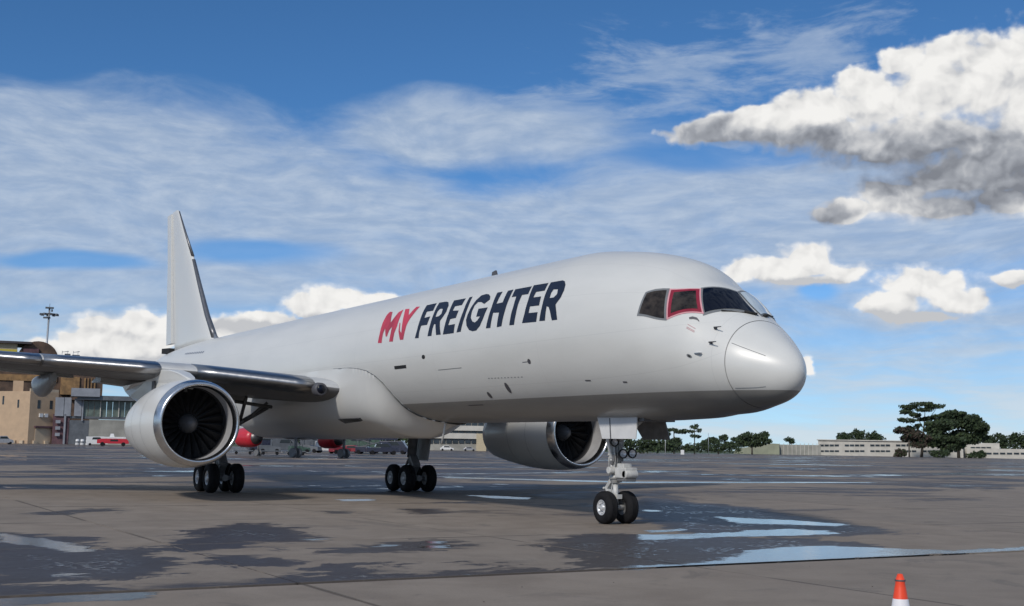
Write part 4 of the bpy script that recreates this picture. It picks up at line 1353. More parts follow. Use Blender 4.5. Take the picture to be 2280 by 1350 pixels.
Hb = L(67, 873)[1]
AL, AR = R(-42), R(32)     # the two visible walls meet at the corner nearest to the stand
WL, WR = 130*px/math.cos(AL), 60*px/math.cos(AR)
mb = MB()
A_, B_ = Vector((-WL*math.cos(AL), -WL*math.sin(AL), 0)), Vector((WR*math.cos(AR), WR*math.sin(AR), 0))
C_ = A_+B_
mb.prism([A_, (0, 0, 0), B_, C_], (0, 0, Hb))
wl = mb.build('wall', BEIGE, bb)
mb = MB()
for (x0, x1, z0, z1) in ((-38*px, -16*px, Hb-0.2, L(0, 848)[1]),):
    mb.box(((x0+x1)/2, 6.5+5, (z0+z1)/2), (x1-x0, 5, z1-z0))
mb.build('stair_tower', BEIGE, bb)
for (x, z0, z1) in ((-56/math.cos(AL), 903, 884), (-24/math.cos(AL), 910, 892), (-62/math.cos(AL), 966, 950)):
    face_box(bb, 'window', WINB, (x-2.4)*px, (x+2.4)*px, L(0, z0)[1], L(0, z1)[1], -0.06, 0.3, ang=AL)
for (x, z0, z1) in ((19/math.cos(AR), 911, 892), (45/math.cos(AR), 911, 892)):
    face_box(bb, 'window', WINB, (x-3.6)*px, (x+3.6)*px, L(0, z0)[1], L(0, z1)[1], -0.06, 0.3, ang=AR)
face_box(bb, 'roller_door', BEIGE2, 17*px, 56*px, 0, L(0, 955)[1], -0.12, 0.3, ang=AR)
face_box(bb, 'door_canopy', MAROON, 14*px, 58*px, L(0, 954)[1], L(0, 950)[1], -0.9, 1.0, ang=AR)
for x0, x1 in ((24, 33), (37, 45)):
    face_box(bb, 'air_conditioner', CARWHITE, x0*px, x1*px, L(0, 930)[1], L(0, 922)[1], -0.5, 0.6, ang=AR)
face_box(bb, 'parapet', BEIGE2, 0*px, WR, Hb, Hb+0.9, 0.05, 0.5, ang=AR)
for i in range(7):
    ang = AL if i < 4 else AR
    x = [-90, -62, -40, -18, 12, 40, 62][i]
    face_box(bb, 'kerb_block', BEIGE2, x*px, (x+9)*px, 0, 1.0, -0.8, 0.9, ang=ang)

# --- brown terminal with the domed roof
D2 = 440
tb = far_thing('terminal_building', 'brown clad terminal with dark domed roof and yellow sign band behind sand block', 'building', 60, D2)


def part_block(root, b0r, name, m_, b0, b1, lo, hi, dist, y=0.0, depth=10.0, parent=None):
    k = dist/2708.0
    z1 = ht((b0+b1)/2, hi, dist)
    z0 = 0.0 if lo is None else ht((b0+b1)/2, lo, dist)
    mb = MB()
    mb.box(((b0+b1)/2*k-b0r*k, y+depth/2, (z0+z1)/2), ((b1-b0)*k, depth, z1-z0))
    return mb.build(name, m_, parent or root)


part_block(tb, 60, 'wall', BROWN, -90, 214, None, 812, D2, 0, 22)
part_block(tb, 60, 'wall', BROWN, 150, 218, 892, 836, D2, -2, 12)
part_block(tb, 60, 'wall', BROWNL, 128, 168, 880, 840, D2, -2.6, 12)
for i in range(4):
    part_block(tb, 60, 'fin_panel', BROWNL, 178+i*7, 181+i*7, 866, 842, D2, -2.5, 0.6)
k = D2/2708.0
mb = MB()
prof = []
for i in range(15):
    a = math.pi*i/14
    prof.append(((77-60)*k+44*k*math.cos(a), ht(77, 812, D2)-1+(812-761)*k*math.sin(a)**0.8+1))
mb.prism([(x, -1.5, z) for x, z in prof], (0, 18, 0))
mb.build('domed_roof', BROWN, tb)
part_block(tb, 60, 'cream_panel', CREAM, -60, 33, 782, 768, D2, -2.2, 8)
part_block(tb, 60, 'sign_band', YELLOW, -60, 33, 792, 781, D2, -2.3, 8)
part_block(tb, 60, 'wall_panel', BROWNL, -60, 120, 850, 836, D2, -0.5, 2)
part_block(tb, 60, 'roof_slab', ROOFD, -80, 62, 768, 763, D2, -4, 22)
part_block(tb, 60, 'red_panel', MAROON, 46, 78, 788, 778, D2, -2.4, 2)
for b0, b1, hi in ((120, 132, 791), (134, 146, 786), (150, 166, 788)):
    part_block(tb, 60, 'rooftop_unit', GREYD, b0, b1, 815, hi, D2, 2, 5)
mb = MB()
for b in (128, 140, 152, 162):
    mb.tube(((b-60)*k, 3, ht(b, 812, D2)), ((b-60)*k, 3, ht(b, 779, D2)), 0.10, n=5)
for b in (128, 152):
    mb.tube(((b-60)*k, 3, ht(b, 782, D2)), ((b+14-60)*k, 3, ht(b, 780, D2)), 0.12, n=5)
mb.build('rooftop_rail', STEEL, tb)
part_block(tb, 60, 'water_tank', CARWHITE, 82, 89, 873, 857, 398, -42, 3)

# --- glazed pier
D3 = 410
gp_ = far_thing('glazed_pier', 'low grey pier with green tinted glazing and flat roof left of the engine', 'building', 220, D3)
k3 = D3/2708.0
for args in (('wall', MAROON, 127, 162, None, 925), ('wall', GREYD, 160, 204, None, 938), ('column', GREYP, 150, 154, None, 925), ('column', GREYP, 186, 189, 940, 893),
             ('shade_greyed_panel', GREYP, 130, 148, 929, 888), ('shade_greyed_panel', GREYP, 149, 163, 929, 888), ('shade_greyed_panel', GREYP, 170, 185, 929, 890),  # white panels greyed in their colour, imitating shade on the pier
             ('floor_slab', GREYD, 160, 320, 935, 930), ('wall', CONCD, 203, 320, None, 937)):
    part_block(gp_, 220, args[0], args[1], args[2], args[3], args[4], args[5], D3, -0.6 if args[0] in ('shade_greyed_panel', 'column') else 0, 8)
for b in range(186, 316, 13):
    part_block(gp_, 220, 'glass_pane', GREENGL, b+0.6, b+12.4, 930, 895, D3, 0.2, 6)
for b in (225, 264):
    part_block(gp_, 220, 'mullion', CONCW, b-1, b+1, 930, 893, D3, -0.4, 1)
part_block(gp_, 220, 'roof_slab', GREYD, 175, 320, 894, 884, D3, -3, 16)
part_block(gp_, 220, 'roof_fascia', GREYP, 162, 222, 886, 868, D3, -4, 10)  # fascia colour also darkened for the pier's shade
for i, b in enumerate((140, 141, 143)):
    part_block(gp_, 220, 'sign_panel', GREYP, 133, 143, 945+i*14, 938+i*14, D3, -1.0, 0.5)

# --- floodlight mast
Dm = 455
ms = far_thing('floodlight_mast', 'tall steel floodlight mast rising behind the near wing', 'light mast', 92, Dm)
zt_ = ht(97, 684, Dm)
mb = MB()
mb.tube((0, 0, 0), (0.9, 0, zt_), 0.62, 0.32, 10)
mb.build('mast', STEEL, ms)
km = Dm/2708.0
mb = MB()
for i in range(16):
    a0, a1 = 2*math.pi*i/16, 2*math.pi*(i+1)/16
    mb.tube((0.9+2.6*math.cos(a0), 2.6*math.sin(a0), zt_-2.6), (0.9+2.6*math.cos(a1), 2.6*math.sin(a1), zt_-2.6), 0.20, n=5)
for i in range(4):
    a0 = math.pi/2*i+.4
    mb.tube((0.9, 0, zt_-2.6), (0.9+2.6*math.cos(a0), 2.6*math.sin(a0), zt_-2.6), 0.18, n=5)
mb.box((0.9, 0, zt_-0.2), (3.0, 2.0, 0.5))
mb.tube((0.9, 0, zt_), (0.9, 0, zt_+1.4), 0.08, n=5)
mb.build('lamp_ring', GREYD, ms)
for i in range(8):
    a0 = 2*math.pi*i/8+.2
    mb = MB()
    mb.box((0.9+2.9*math.cos(a0), 2.9*math.sin(a0), zt_-2.8), (1.1, 0.7, 0.75), a0)
    mb.build('floodlight', GREYD, ms)
mb = MB()
mb.box((0.1, -0.2, zt_-4.0), (2.6, 1.0, 0.6))
mb.box((1.8, 0, zt_-1.2), (0.6, 0.7, 0.9))
mb.build('floodlight', GREYD, ms)


# --- vehicles
def car(name, label, cat, b, dist, L_, H_, W_, paint, kind='car', turn=0.0, group=None):
    o = far_thing(name, label, cat, b, dist, group, turn)
    mb = MB()
    hw = W_/2
    if kind == 'car':
        prof = [(-L_/2, .35), (-L_/2, H_*.55), (-L_*.40, H_*.62), (-L_*.28, H_*.96), (L_*.12, H_), (L_*.27, H_*.62), (L_*.46, H_*.52), (L_/2, .4)]
    elif kind == 'pickup':
        prof = [(-L_/2, .45), (-L_/2, H_*.58), (-L_*.08, H_*.58), (-L_*.05, H_*.97), (L_*.18, H_), (L_*.28, H_*.62), (L_*.47, H_*.56), (L_/2, .45)]
    else:
        prof = [(-L_/2, .4), (-L_/2, H_*.97), (L_*.30, H_), (L_*.44, H_*.58), (L_/2, H_*.45), (L_/2, .4)]
    mb.prism([(x, -hw, z) for x, z in prof], (0, W_, 0))
    mb.build('body', paint, o, bevel=0.06)
    mb = MB()
    mb.prism([(-L_*.24, -hw-.02, H_*.66), (L_*.22, -hw-.02, H_*.66), (L_*.12, -hw-.02, H_*.92), (-L_*.20, -hw-.02, H_*.90)], (0, W_+.04, 0))
    mb.build('side_window', CARGLASS, o)
    for x in (-L_*.32, L_*.32):
        for sy in (-1, 1):
            mb = MB()
            mb.tube((x, sy*(hw-.2), .36), (x, sy*(hw+.02), .36), .36, n=14)
            mb.build('wheel', RUBBER, o)
    return o


car('parked_car', 'silver car with rounded roof beside the sand coloured building', 'car', 14, 330, 5.0, 2.3, 1.9, CARGREY, 'car', turn=0.2)
ft = far_thing('fire_tender', 'red and white airport tender with raised roof gear left of engine', 'truck', 258, 330)
mb = MB()
mb.prism([(-4.2, -1.3, .7), (-4.2, -1.3, 1.7), (-2.9, -1.3, 2.0), (3.3, -1.3, 2.0), (4.0, -1.3, 1.4), (4.0, -1.3, .7)], (0, 2.6, 0))
mb.build('body', REDP, ft, bevel=.05)
mb = MB()
mb.box((0.2, 0, 2.25), (6.0, 2.4, .5))
mb.build('upper_body', CARWHITE, ft, bevel=.05)
mb = MB()
mb.box((-0.4, 0, 2.9), (1.3, 1.6, .9), taper=.6)
mb.build('roof_turret', CARWHITE, ft)
mb = MB()
mb.box((0.2, -1.32, 1.55), (2.0, .05, .5))
mb.build('side_window', CARGLASS, ft)
for x in (-2.8, 2.6):
    for sy in (-1, 1):
        mb = MB()
        mb.tube((x, sy*1.0, .55), (x, sy*1.35, .55), .55, n=14)
        mb.build('wheel', RUBBER, ft)
car('parked_van', 'white van standing behind the red tender', 'van', 222, 350, 6.0, 2.6, 2.0, CARWHITE, 'van')
BAR = 'white drums standing by the glazed pier'
for i, (b, lab) in enumerate(((178, 'white drum nearest the sand block, first of the row'), (189, 'middle white drum of the row by the pier'), (201, 'white drum closest to the white van'))):
    o = far_thing('road_barrier', lab, 'barrier', b, 360, BAR)
    mb = MB()
    mb.lathe((0, 0, 0), (0, 0, 1), [(0, .55), (.1, .6), (1.6, .5), (1.75, .3), (1.75, 0)], 14)
    mb.build('drum', CARWHITE, o)
    mb = MB()
    mb.lathe((0, 0, 0), (0, 0, 1), [(.7, .572), (1.1, .550)], 14)
    mb.build('band', GREYD, o)

# --- parked airliner with red engines, seen under the belly
pa = far_thing('parked_airliner', 'white airliner with red engines parked far behind the freighter belly', 'aircraft', 689, 149, None, R(130))
mb = MB()
rg = []
for s, r_, dz in ((0, .15, -.6), (.6, .8, -.45), (1.8, 1.4, -.2), (3.5, 1.85, 0), (6, 1.97, 0), (24, 1.97, 0), (29, 1.6, .4), (33, .9, 1.0), (36, .3, 1.4)):
    rg.append([(14-s, r_*math.cos(2*math.pi*j/24), 4.2+dz+r_*math.sin(2*math.pi*j/24)) for j in range(24)])
mb.loft(rg)
mb.build('fuselage', CARWHITE, pa)
for sg in (-1, 1):
    mb = MB()
    mb.loft([[(x0-x*c, sg*y, z+zz*c) for x, zz in UPP+LOW] for y, x0, c, z in ((1.0, 3.5, 7.0, 2.5), (6, 0.5, 4.2, 3.0), (16.5, -5.2, 1.6, 4.0))])
    mb.build('wing', GREYP, pa)
    mb = MB()
    mb.lathe((4.6, sg*6.5, 2.25), (-1, 0, 0), [(.25, 1.12), (.6, 1.18), (2.2, 1.15), (3.0, 1.0), (3.0, .7)], 24)
    en = mb.build('engine', REDP, pa)
    mb = MB()
    mb.lathe((4.6, sg*6.5, 2.25), (-1, 0, 0), [(.26, 1.13), (.05, 1.07), (0, 1.0), (.1, .92), (.6, .9)], 24)
    mb.build('inlet_lip', CARWHITE, en)
    mb = MB()
    mb.lathe((4.6, sg*6.5, 2.25), (-1, 0, 0), [(.6, .9), (.62, 0)], 24)
    mb.lathe((4.6, sg*6.5, 2.25), (-1, 0, 0), [(3.0, .8), (3.5, .6), (3.5, 0)], 20)
    mb.build('exhaust_nozzle', NOZZLE, en)
    mb = MB()
    mb.tube((-2.5, sg*3.8, .5), (-2.5, sg*3.8, 2.8), .18, n=8)
    for dy in (-.4, .4):
        mb.tube((-2.5, sg*3.8+dy-.18, .55), (-2.5, sg*3.8+dy+.18, .55), .55, n=16)
    mb.build('landing_gear', GEARDARK, pa)
mb = MB()
mb.prism([(-16, -.12, 5.2), (-20.5, -.12, 10.4), (-22.6, -.12, 10.4), (-21.2, -.12, 5.2)], (0, .24, 0))
mb.build('tail_fin', REDP, pa)
mb = MB()
mb.tube((9.5, 0, .4), (9.5, 0, 2.2), .12, n=8)
for dy in (-.25, .25):
    mb.tube((9.5, dy-.1, .4), (9.5, dy+.1, .4), .4, n=14)
mb.build('nose_gear', GEARDARK, pa)

car('pickup_truck', 'dark blue pickup truck parked beyond the far main wheels', 'pickup truck', 858, 205, 5.6, 2.0, 2.0, CARDARK, 'pickup', turn=0.1)
car('parked_car', 'small red and white car beside the red engine under the belly', 'car', 792, 215, 4.0, 1.5, 1.8, REDD, 'car', turn=-0.3)
car('parked_van', 'white van with rounded nose between dark service vehicles', 'van', 737, 225, 4.8, 2.2, 1.9, CARWHITE, 'van', turn=0.1)


def tug(label, b, dist, paint, group=None, turn=0.0, s=1.0):
    o = far_thing('baggage_tug', label, 'tug', b, dist, group, turn)
    mb = MB()
    mb.prism([(-1.5*s, -.8*s, .35), (-1.5*s, -.8*s, 1.1*s), (0.1*s, -.8*s, 1.1*s), (.5*s, -.8*s, .95*s), (1.5*s, -.8*s, .85*s), (1.6*s, -.8*s, .4)], (0, 1.6*s, 0))
    mb.build('body', paint, o, bevel=.04)
    mb = MB()
    for x in (-1.2*s, .3*s):
        for y in (-.7*s, .7*s):
            mb.tube((x, y, 1.0*s), (x, y, 2.0*s), .05, n=6)
    mb.box((-.45*s, 0, 2.02*s), (1.9*s, 1.6*s, .08))
    mb.build('cab_frame', GREYD, o)
    for x in (-1.0*s, 1.0*s):
        for sy in (-1, 1):
            mb = MB()
            mb.tube((x, sy*.6*s, .36), (x, sy*.85*s, .36), .36, n=12)
            mb.build('wheel', RUBBER, o)
    return o


tug('black baggage tug right of the red engine, under the belly', 607, 200, GREYD, s=1.15)
tug('dark green equipment tug between the two red engines', 672, 205, GREENP, turn=0.3, s=1.1)
tug('dark tug with grey canopy right of the small red car', 822, 212, CARDARK, turn=-0.2, s=1.2)
tug('grey tug half hidden left of the red engine group', 582, 214, CARDARK, turn=0.2, s=1.2)
tug('dark equipment tug between green tug and second red engine', 696, 222, GREYD, turn=-0.4, s=1.25)
tug('small red baggage tug next to the white van', 762, 207, REDD, turn=0.5, s=1.1)
car('parked_van', 'dark van behind the dark blue pickup truck', 'van', 884, 222, 5.2, 2.4, 2.0, CARDARK, 'van', turn=-0.2)
car('parked_van', 'tall dark van right of the green equipment tug', 'van', 642, 226, 5.4, 2.5, 2.0, GREYD, 'van', turn=0.15)
car('service_truck', 'tall dark service truck behind the white van under the belly', 'truck', 722, 240, 8.5, 3.6, 2.4, GREYD, 'van', turn=0.1)
car('service_truck', 'tall dark green service truck behind the grey canopied tug', 'truck', 812, 242, 9.0, 3.5, 2.4, GREENP, 'van', turn=-0.1)
car('service_truck', 'black service truck right of the near red engine', 'truck', 596, 236, 7.0, 3.3, 2.4, CARDARK, 'van', turn=0.1)
# loader behind
ld = far_thing('cargo_loader', 'dark scissor cargo loader standing behind the service vehicles', 'loader', 838, 235)
mb = MB()
mb.box((0, 0, .9), (9, 2.6, .5))
mb.build('chassis', GREYD, ld)
mb = MB()
for sy in (-1.1, 1.1):
    mb.tube((-3, sy, 1.1), (3, sy, 2.6), .12, n=6)
    mb.tube((3, sy, 1.1), (-3, sy, 2.6), .12, n=6)
mb.build('scissor_frame', GREYD, ld)
mb = MB()
mb.box((0, 0, 2.75), (9, 2.8, .35))
mb.build('platform', CARDARK, ld)
mb = MB()
for x in (-3.4, -2.4, 2.4, 3.4):
    for sy in (-1.2, 1.2):
        mb.tube((x, sy-.15, .45), (x, sy+.15, .45), .45, n=12)
mb.build('wheels', RUBBER, ld)

DOL = 'empty baggage dollies standing in a row'
labs = ('empty low baggage dolly below the big red engine', 'middle empty baggage dolly of the three in a row', 'empty baggage dolly at the right end of the row')
dl = None
for i, b in enumerate((548, 608, 665)):
    if dl is None:
        dl = far_thing('baggage_dolly', labs[0], 'dolly', b, 172, DOL)
        mb = MB()
        mb.box((0, 0, .52), (2.7, 1.5, .14))
        mb.build('deck', GREYD, dl)
        mb = MB()
        mb.tube((1.35, 0, .45), (2.1, 0, .3), .05, n=6)
        mb.build('tow_bar', STEEL, dl)
        for x in (-.95, .95):
            for sy in (-1, 1):
                mb = MB()
                mb.tube((x, sy*.5, .22), (x, sy*.66, .22), .22, n=12)
                mb.build('wheel', RUBBER, dl)
    else:
        c = copy_tree(dl)
        c.location = spot(b, 172)
        c['label'] = labs[i]

# --- banded building seen between the main wheels and the far engine
bd = far_thing('concrete_office', 'banded grey concrete office block seen between far wheels and far engine', 'building', 1040, 430)
kb = 430/2708.0
part_block(bd, 1040, 'wall', CONCD, 940, 1240, None, 905, 430, 0.6, 14)
for lo, hi in ((934, 922), (961, 950), (979, 967)):
    part_block(bd, 1040, 'spandrel', CONCW, 938, 1242, lo, hi, 430, -0.4, 1.2)
for lo, hi in ((950, 934), (967, 961), (988, 979)):
    for b in range(942, 1236, 14):
        part_block(bd, 1040, 'window', WINB, b+1, b+12.5, lo, hi, 430, 0.2, 0.6)
part_block(bd, 1040, 'porch', CREAM, 1066, 1088, None, 967, 430, -1.2, 2)
car('parked_car', 'small white car left of the banded office porch', 'car', 1001, 400, 4.6, 1.7, 1.9, CARWHITE, 'car')
car('parked_car', 'pale silver car right of the small white car', 'car', 1051, 405, 4.2, 1.4, 1.8, CARGREY, 'car')
LEAF = [mat('leaf_dark', (0.024, 0.042, 0.018), 0.8, var=0.4, scale=0.6), mat('leaf_mid', (0.042, 0.066, 0.024), 0.8, var=0.4, scale=0.6), mat('leaf_brown', (0.050, 0.036, 0.026), 0.8, var=0.4, scale=0.6)]
BARK = mat('bark', (0.10, 0.085, 0.07), 0.9, var=0.2)


def crown(blobs, n, size, seed):
    """leaf sprays spread through ellipsoids (x, y, z, rx, ry, rz)"""
    rnd = random.Random(seed)
    mb = MB()
    sub = []
    for b in blobs:
        sub.append((b[0], b[1], b[2], b[3]*.72, b[4]*.72, b[5]*.72))
        for _ in range(6):
            a_, e_ = rnd.uniform(0, 2*math.pi), rnd.uniform(-.6, 1.0)
            q = rnd.uniform(.32, .55)
            sub.append((b[0]+b[3]*.68*math.cos(a_)*math.cos(e_), b[1]+b[4]*.68*math.sin(a_)*math.cos(e_), b[2]+b[5]*.68*math.sin(e_), b[3]*q, b[4]*q, b[5]*q))
    blobs = sub
    tot = sum(b[3]*b[5] for b in blobs)
    for b in blobs:
        k = max(6, int(1.5*n*b[3]*b[5]/tot))
        for _ in range(k):
            while True:
                x, y, z = (rnd.uniform(-1, 1) for _ in range(3))
                q = x*x+y*y+z*z
                if 0.12 < q < 1:
                    break
            w = 1+rnd.uniform(-.12, .22)
            c = Vector((b[0]+x*b[3]*w, b[1]+y*b[4]*w, b[2]+z*b[5]*w))
            a = Vector((rnd.gauss(0, 1), rnd.gauss(0, 1), rnd.gauss(0, .6))).normalized()
            u_ = a.orthogonal().normalized()
            v_ = a.cross(u_)
            s = size*rnd.uniform(.3, .95)
            mb.add([c-u_*s, c+v_*s*.6, c+u_*s, c-v_*s*.5], [(0, 1, 2, 3)], 0 if rnd.random() < .65 else 1)
    return mb


# --- far wood closing the view
wd = far_thing('treeline', 'dark line of far trees behind the parked airliner and service vehicles', 'woods', 900, 470)
crown([((b-900)*.1735, 0, 2.5+2.0*random.random(), 4.5, 3, 3.4) for b in range(330, 1500, 22)], 9000, 1.0, 14).build('foliage', [LEAF[0], LEAF[1]], wd, kind='stuff', fixn=False)

# --- low buildings on the right
Dr = 640
ob = far_thing('long_office_building', 'long white two storey building with window bands left of the big trees', 'building', 1980, Dr)


def bands(root, b0r, b0, b1, base, rows, top, dist, step):
    part_block(root, b0r, 'wall', CONCW, b0, b1, base, top, dist, 0, 14)
    for lo, hi in rows:
        b = b0+3
        while b+step < b1:
            if int((b-b0)/step) % 5 != 4:
                part_block(root, b0r, 'window', WINB, b, b+step-1.6, lo, hi, dist, -0.15, 0.5)
            b += step


bands(ob, 1980, 1832, 2140, None, ((994.5, 990), (1007, 1003)), 982, Dr, 11)
part_block(ob, 1980, 'roof_edge', CONCW, 1829, 2143, 983, 981, Dr, -0.8, 16)
ob2 = far_thing('low_office_building', 'low white stepped building right of the big trees', 'building', 2180, Dr)
bands(ob2, 2180, 2110, 2228, None, ((998.5, 995.5),), 986.5, Dr, 11)
part_block(ob2, 2180, 'wall', CONCW, 2160, 2340, None, 1000, Dr, -6, 10)
for b in range(2200, 2336, 14):
    part_block(ob2, 2180, 'window', WINB, b, b+11, 1012, 1008, Dr, -6.2, 0.5)
rp = far_thing('earth_ramp', 'pale sloping concrete ramp wall left of the long white building', 'wall', 1700, Dr)
kr = Dr/2708.0
mb = MB()
mb.prism([((1640-1700)*kr, 0, 0), ((1740-1700)*kr, 0, 0), ((1740-1700)*kr, 0, ht(1740, 989, Dr)), ((1725-1700)*kr, 0, ht(1725, 988, Dr)), ((1645-1700)*kr, 0, ht(1645, 1000, Dr))], (0, 12, 0))
mb.build('ramp_wall', mat('olive_concrete', (0.26, 0.27, 0.20), 0.85, var=0.15, scale=.2), rp)
wf = far_thing('boundary_wall', 'low pale wall with posts joining ramp and long building', 'wall', 1785, Dr)
part_block(wf, 1785, 'wall_panel', CONCD, 1740, 1832, None, 991, Dr, 0, 1)
for b in range(1742, 1832, 9):
    part_block(wf, 1785, 'post', CONCW, b, b+1.2, None, 988, Dr, -0.2, .4)

# --- poles and box by the grass
pl = far_thing('white_pole', 'thin white pole on the grass verge right of nose wheel', 'pole', 1487, 420)
mb = MB()
mb.tube((0, 0, 0), (0, 0, ht(1487, 951, 420)), .10, .08, 6)
mb.build('shaft', CARWHITE, pl)
p2 = far_thing('grey_pole', 'thin grey pole standing before the hedge and bushy tree', 'pole', 1583, 430)
mb = MB()
mb.tube((0, 0, 0), (0, 0, ht(1583, 965, 430)), .09, .07, 6)
mb.build('shaft', STEEL, p2)
bx = far_thing('marker_box', 'small white cabinet on the grass verge', 'cabinet', 1525, 420)
mb = MB()
mb.box((0, 0, .8), (1.2, .8, 1.6))
mb.build('cabinet_body', CARWHITE, bx, bevel=.05)

# --- trees
def tree(name, label, b, dist, blobs, trunk, n=1500, size=0.9, mats=(0, 1), group=None, seed=1, cat='tree'):
    o = far_thing(name, label, cat, b, dist, group)
    crown(blobs, n, size, seed).build('crown', [LEAF[mats[0]], LEAF[mats[1]]], o, fixn=False)
    mb = MB()
    for (p0, p1, r0, r1) in trunk:
        mb.tube(p0, p1, r0, r1, 7)
    mb.build('trunk', BARK, o)
    return o


Dt = 600
q_ = Dt/2708.0
def Z(lev): return ht(2050, lev, Dt)
def bl(b, lev, rb, rl, bc=2058, dep=None): return ((b-bc)*q_, random.uniform(-2, 2), Z(lev), rb*q_, (dep or rb)*q_, rl*q_)


tree('acacia_tree', 'tall flat topped acacia with open layered crown behind the long white building', 2058, Dt,
     [bl(2060, 901, 30, 6), bl(2035, 908, 22, 7), bl(2088, 906, 24, 6), bl(2068, 913, 26, 7), bl(2024, 918, 15, 7), bl(2030, 937, 20, 7), bl(2048, 925, 16, 8), bl(2078, 958, 20, 10), bl(2036, 955, 14, 8), bl(2062, 934, 20, 5), bl(2090, 930, 22, 7), bl(2050, 950, 10, 7), bl(2092, 945, 12, 6)],
     [((0, 0, 0), (1.2, 0, Z(955)), .55, .42), ((1.2, 0, Z(955)), (2.0, 0, Z(915)), .36, .14), ((1.2, 0, Z(955)), (-4.0, 0, Z(912)), .26, .10), ((1.4, 0, Z(948)), (7, 0, Z(912)), .24, .10), ((1.0, 0, Z(965)), (-6, 0, Z(940)), .2, .08)],
     n=4200, size=.8, seed=3)
tree('dense_tree', 'dense dark green spreading tree right of the tall acacia', 2140, Dt-15,
     [bl(2092, 965, 22, 22, 2140), bl(2080, 985, 24, 14, 2140), bl(2105, 950, 32, 22, 2140), bl(2140, 940, 38, 22, 2140), bl(2175, 948, 32, 22, 2140), bl(2130, 922, 26, 9, 2140), bl(2160, 975, 45, 18, 2140), bl(2105, 980, 38, 16, 2140), bl(2190, 960, 16, 16, 2140), bl(2125, 996, 34, 10, 2140)],
     [((0, 0, 0), (0, 0, Z(960)), .8, .5)], n=12000, size=1.15, seed=4)
tree('purple_leaved_tree', 'brownish purple tree with low crown left of the acacia trunk', 2030, Dt-25,
     [bl(2015, 962, 16, 9, 2030), bl(2035, 970, 22, 12, 2030), bl(2052, 980, 26, 12, 2030), bl(2022, 978, 14, 10, 2030), bl(2045, 992, 20, 8, 2030)],
     [((0, 0, 0), (0, 0, Z(980)), .4, .3), ((5, 0, 0), (6, 0, Z(985)), .3, .2)], n=2400, size=.85, mats=(2, 0), seed=5)
rowl = ['dark tree at the right edge behind the low white building', 'dark bushy tree right of the dense spreading tree', 'tall dark tree top at far right of the tree row']
for i, (b, top, w_) in enumerate(((2272, 962, 30), (2222, 964, 26), (2318, 955, 34))):
    tree('dense_tree', rowl[i], b, 680, [((j-1)*w_*.5*.25, 0, ht(b, top+12+abs(j-1)*5, 680), w_*.25*.5, 4, 3.4) for j in range(3)] + [(0, 0, ht(b, 992, 680), w_*.25, 4, 4.5)],
         [((0, 0, 0), (0, 0, ht(b, 985, 680)), .5, .3)], n=1500, size=.95, group='dark trees behind the low white building', seed=20+i)
for i, (b, top, w_, lab) in enumerate(((1885, 963, 18, 'dark tree above the left part of the long roof'), (1915, 957, 22, 'tallest dark tree above the long white roof'), (1952, 961, 22, 'dark tree above the middle of the long roof'))):
    tree('dense_tree', lab, b, 690, [((j-1)*w_*.4*.25, 0, ht(b, top+9+(j != 1)*4, 690), w_*.25*.5, 3, 2.8) for j in range(3)] + [(0, 0, ht(b, 982, 690), w_*.25, 3, 3.2)],
         [((0, 0, 0), (0, 0, ht(b, 975, 690)), .4, .3)], n=900, size=.9, group='dark trees behind the long white building', seed=30+i)
tree('bushy_tree', 'broad dark bushy tree left of the pale ramp', 1680, 560, [((bb_-1680)*.207, 0, ht(bb_, lv, 560), rb*.207, 4, rl*.207) for bb_, lv, rb, rl in ((1655, 980, 20, 12), (1680, 974, 24, 12), (1702, 972, 14, 12), (1680, 988, 40, 10), (1712, 982, 10, 10), (1640, 992, 14, 7))],
     [((0, 0, 0), (0, 0, 6), .4, .3)], n=2600, size=.8, seed=8)
tree('small_tree', 'small rounded tree standing alone beyond the boundary wall', 1764, 700, [(0, 0, ht(1764, 979, 700), 3.2, 3, 1.9), (1, 0, ht(1764, 985, 700), 2.2, 2, 1.6)],
     [((0, 0, 0), (0, 0, ht(1764, 982, 700)), .3, .2)], n=420, size=.7, seed=9)
tree('flat_topped_tree', 'small flat topped tree right behind the white pole', 1506, 520, [((bb_-1506)*.192, 0, ht(bb_, lv, 520), rb*.192, 3, rl*.192) for bb_, lv, rb, rl in ((1502, 958, 18, 5), (1520, 962, 16, 6), (1490, 968, 12, 6), (1508, 984, 22, 10))],
     [((0, 0, 0), (0, 0, ht(1506, 960, 520)), .35, .2)], n=1300, size=.65, seed=10)
tree('wispy_tree', 'thin wispy tree with open crown behind the hedge', 1552, 520, [((bb_-1552)*.192, 0, ht(bb_, lv, 520), rb*.192, 3, rl*.192) for bb_, lv, rb, rl in ((1552, 952, 10, 7), (1545, 962, 12, 6), (1562, 960, 8, 5), (1552, 972, 14, 5))],
     [((0, 0, 0), (0, 0, ht(1552, 955, 520)), .3, .15), ((0, 0, ht(1552, 975, 520)), (-2, 0, ht(1552, 955, 520)), .15, .08)], n=620, size=.55, seed=11)
tree('bushy_tree', 'dark green shrubby tree between grey pole and broad bushy tree', 1605, 540, [((bb_-1605)*.2, 0, ht(bb_, lv, 540), rb*.2, 3, rl*.2) for bb_, lv, rb, rl in ((1595, 982, 16, 9), (1615, 978, 12, 9), (1580, 986, 14, 7), (1628, 989, 12, 6))],
     [((0, 0, 0), (0, 0, 5), .4, .3)], n=1400, size=.7, seed=12)
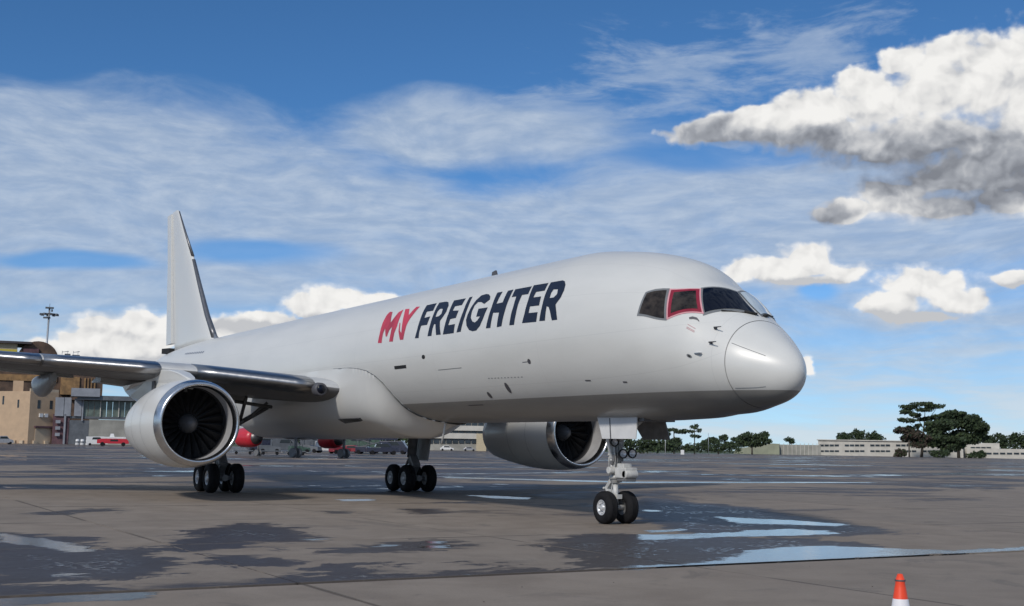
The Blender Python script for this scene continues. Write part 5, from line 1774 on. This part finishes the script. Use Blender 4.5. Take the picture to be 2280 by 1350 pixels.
for i, (b, w_, lab) in enumerate(((2010, 14, 'low brownish shrub at the foot of the purple leaved tree'), (2098, 22, 'low dark shrub between the acacia and the dense spreading tree'), (2178, 20, 'low dark shrub under the right side of the dense spreading tree'))):
    sh_ = far_thing('shrub', lab, 'shrub', b, 570)
    crown([(0, 0, 1.6, w_*.21, 3, 2.2), (w_*.1, 0, 2.2, w_*.12, 2.5, 1.8)], 700, .7, 40+i).build('foliage', [LEAF[2 if i == 0 else 0], LEAF[1]], sh_, fixn=False)
# clipped hedge mass along the verge
hd = far_thing('hedge', 'dark green hedge along the grass verge right of the nose wheel', 'hedge', 1550, 500)
crown([((b-1550)*.185, 0, 2.6, 3.6, 2.5, 2.4) for b in range(1440, 1650, 14)], 3600, .6, 13).build('hedge_foliage', [LEAF[0], LEAF[1]], hd, kind='stuff', fixn=False)

# ================================================================== TRAFFIC CONE
ORANGE = mat('cone_orange', (0.80, 0.065, 0.02), 0.45, var=0.05)
WHT = mat('cone_white_sleeve', (0.78, 0.77, 0.80), 0.4, var=0.04)
cn = thing('traffic_cone', 'orange traffic cone with white sleeve standing on the dry slab', 'traffic cone', spot(2004, 9.95))
mb = MB()
mb.box((0, 0, .02), (.38, .38, .04), .5)
mb.build('base_plate', BLACK, cn, bevel=.01)
mb = MB()
mb.lathe((0, 0, 0), (0, 0, 1), [(.04, .150), (.05, .142), (.64, .045), (.68, .037), (.70, .040), (.705, .036), (.75, .020), (.752, 0)], 32)
mb.build('cone_body', ORANGE, cn)
mb = MB()
mb.lathe((0, 0, 0), (0, 0, 1), [(.30, .1030), (.555, .0610)], 32)
mb.build('white_sleeve', WHT, cn)
mb = MB()
mb.lathe((0, 0, 0), (0, 0, 1), [(.694, .043), (.706, .042)], 24)
mb.build('collar', MARK, cn)
# loose grit and leaves on the dry slab
rnd = random.Random(5)
mb = MB()
for _ in range(45):
    x, y = rnd.uniform(3.2, 12), rnd.uniform(-14, 6)
    s = rnd.uniform(.004, .010)
    mb.box((x, y, s*.5), (s*2, s*1.4, s), rnd.uniform(0, 3))
gr = mb.build('grit', mat('grit_dark', (0.07, 0.06, 0.05), 0.8), kind='stuff', fixn=False)
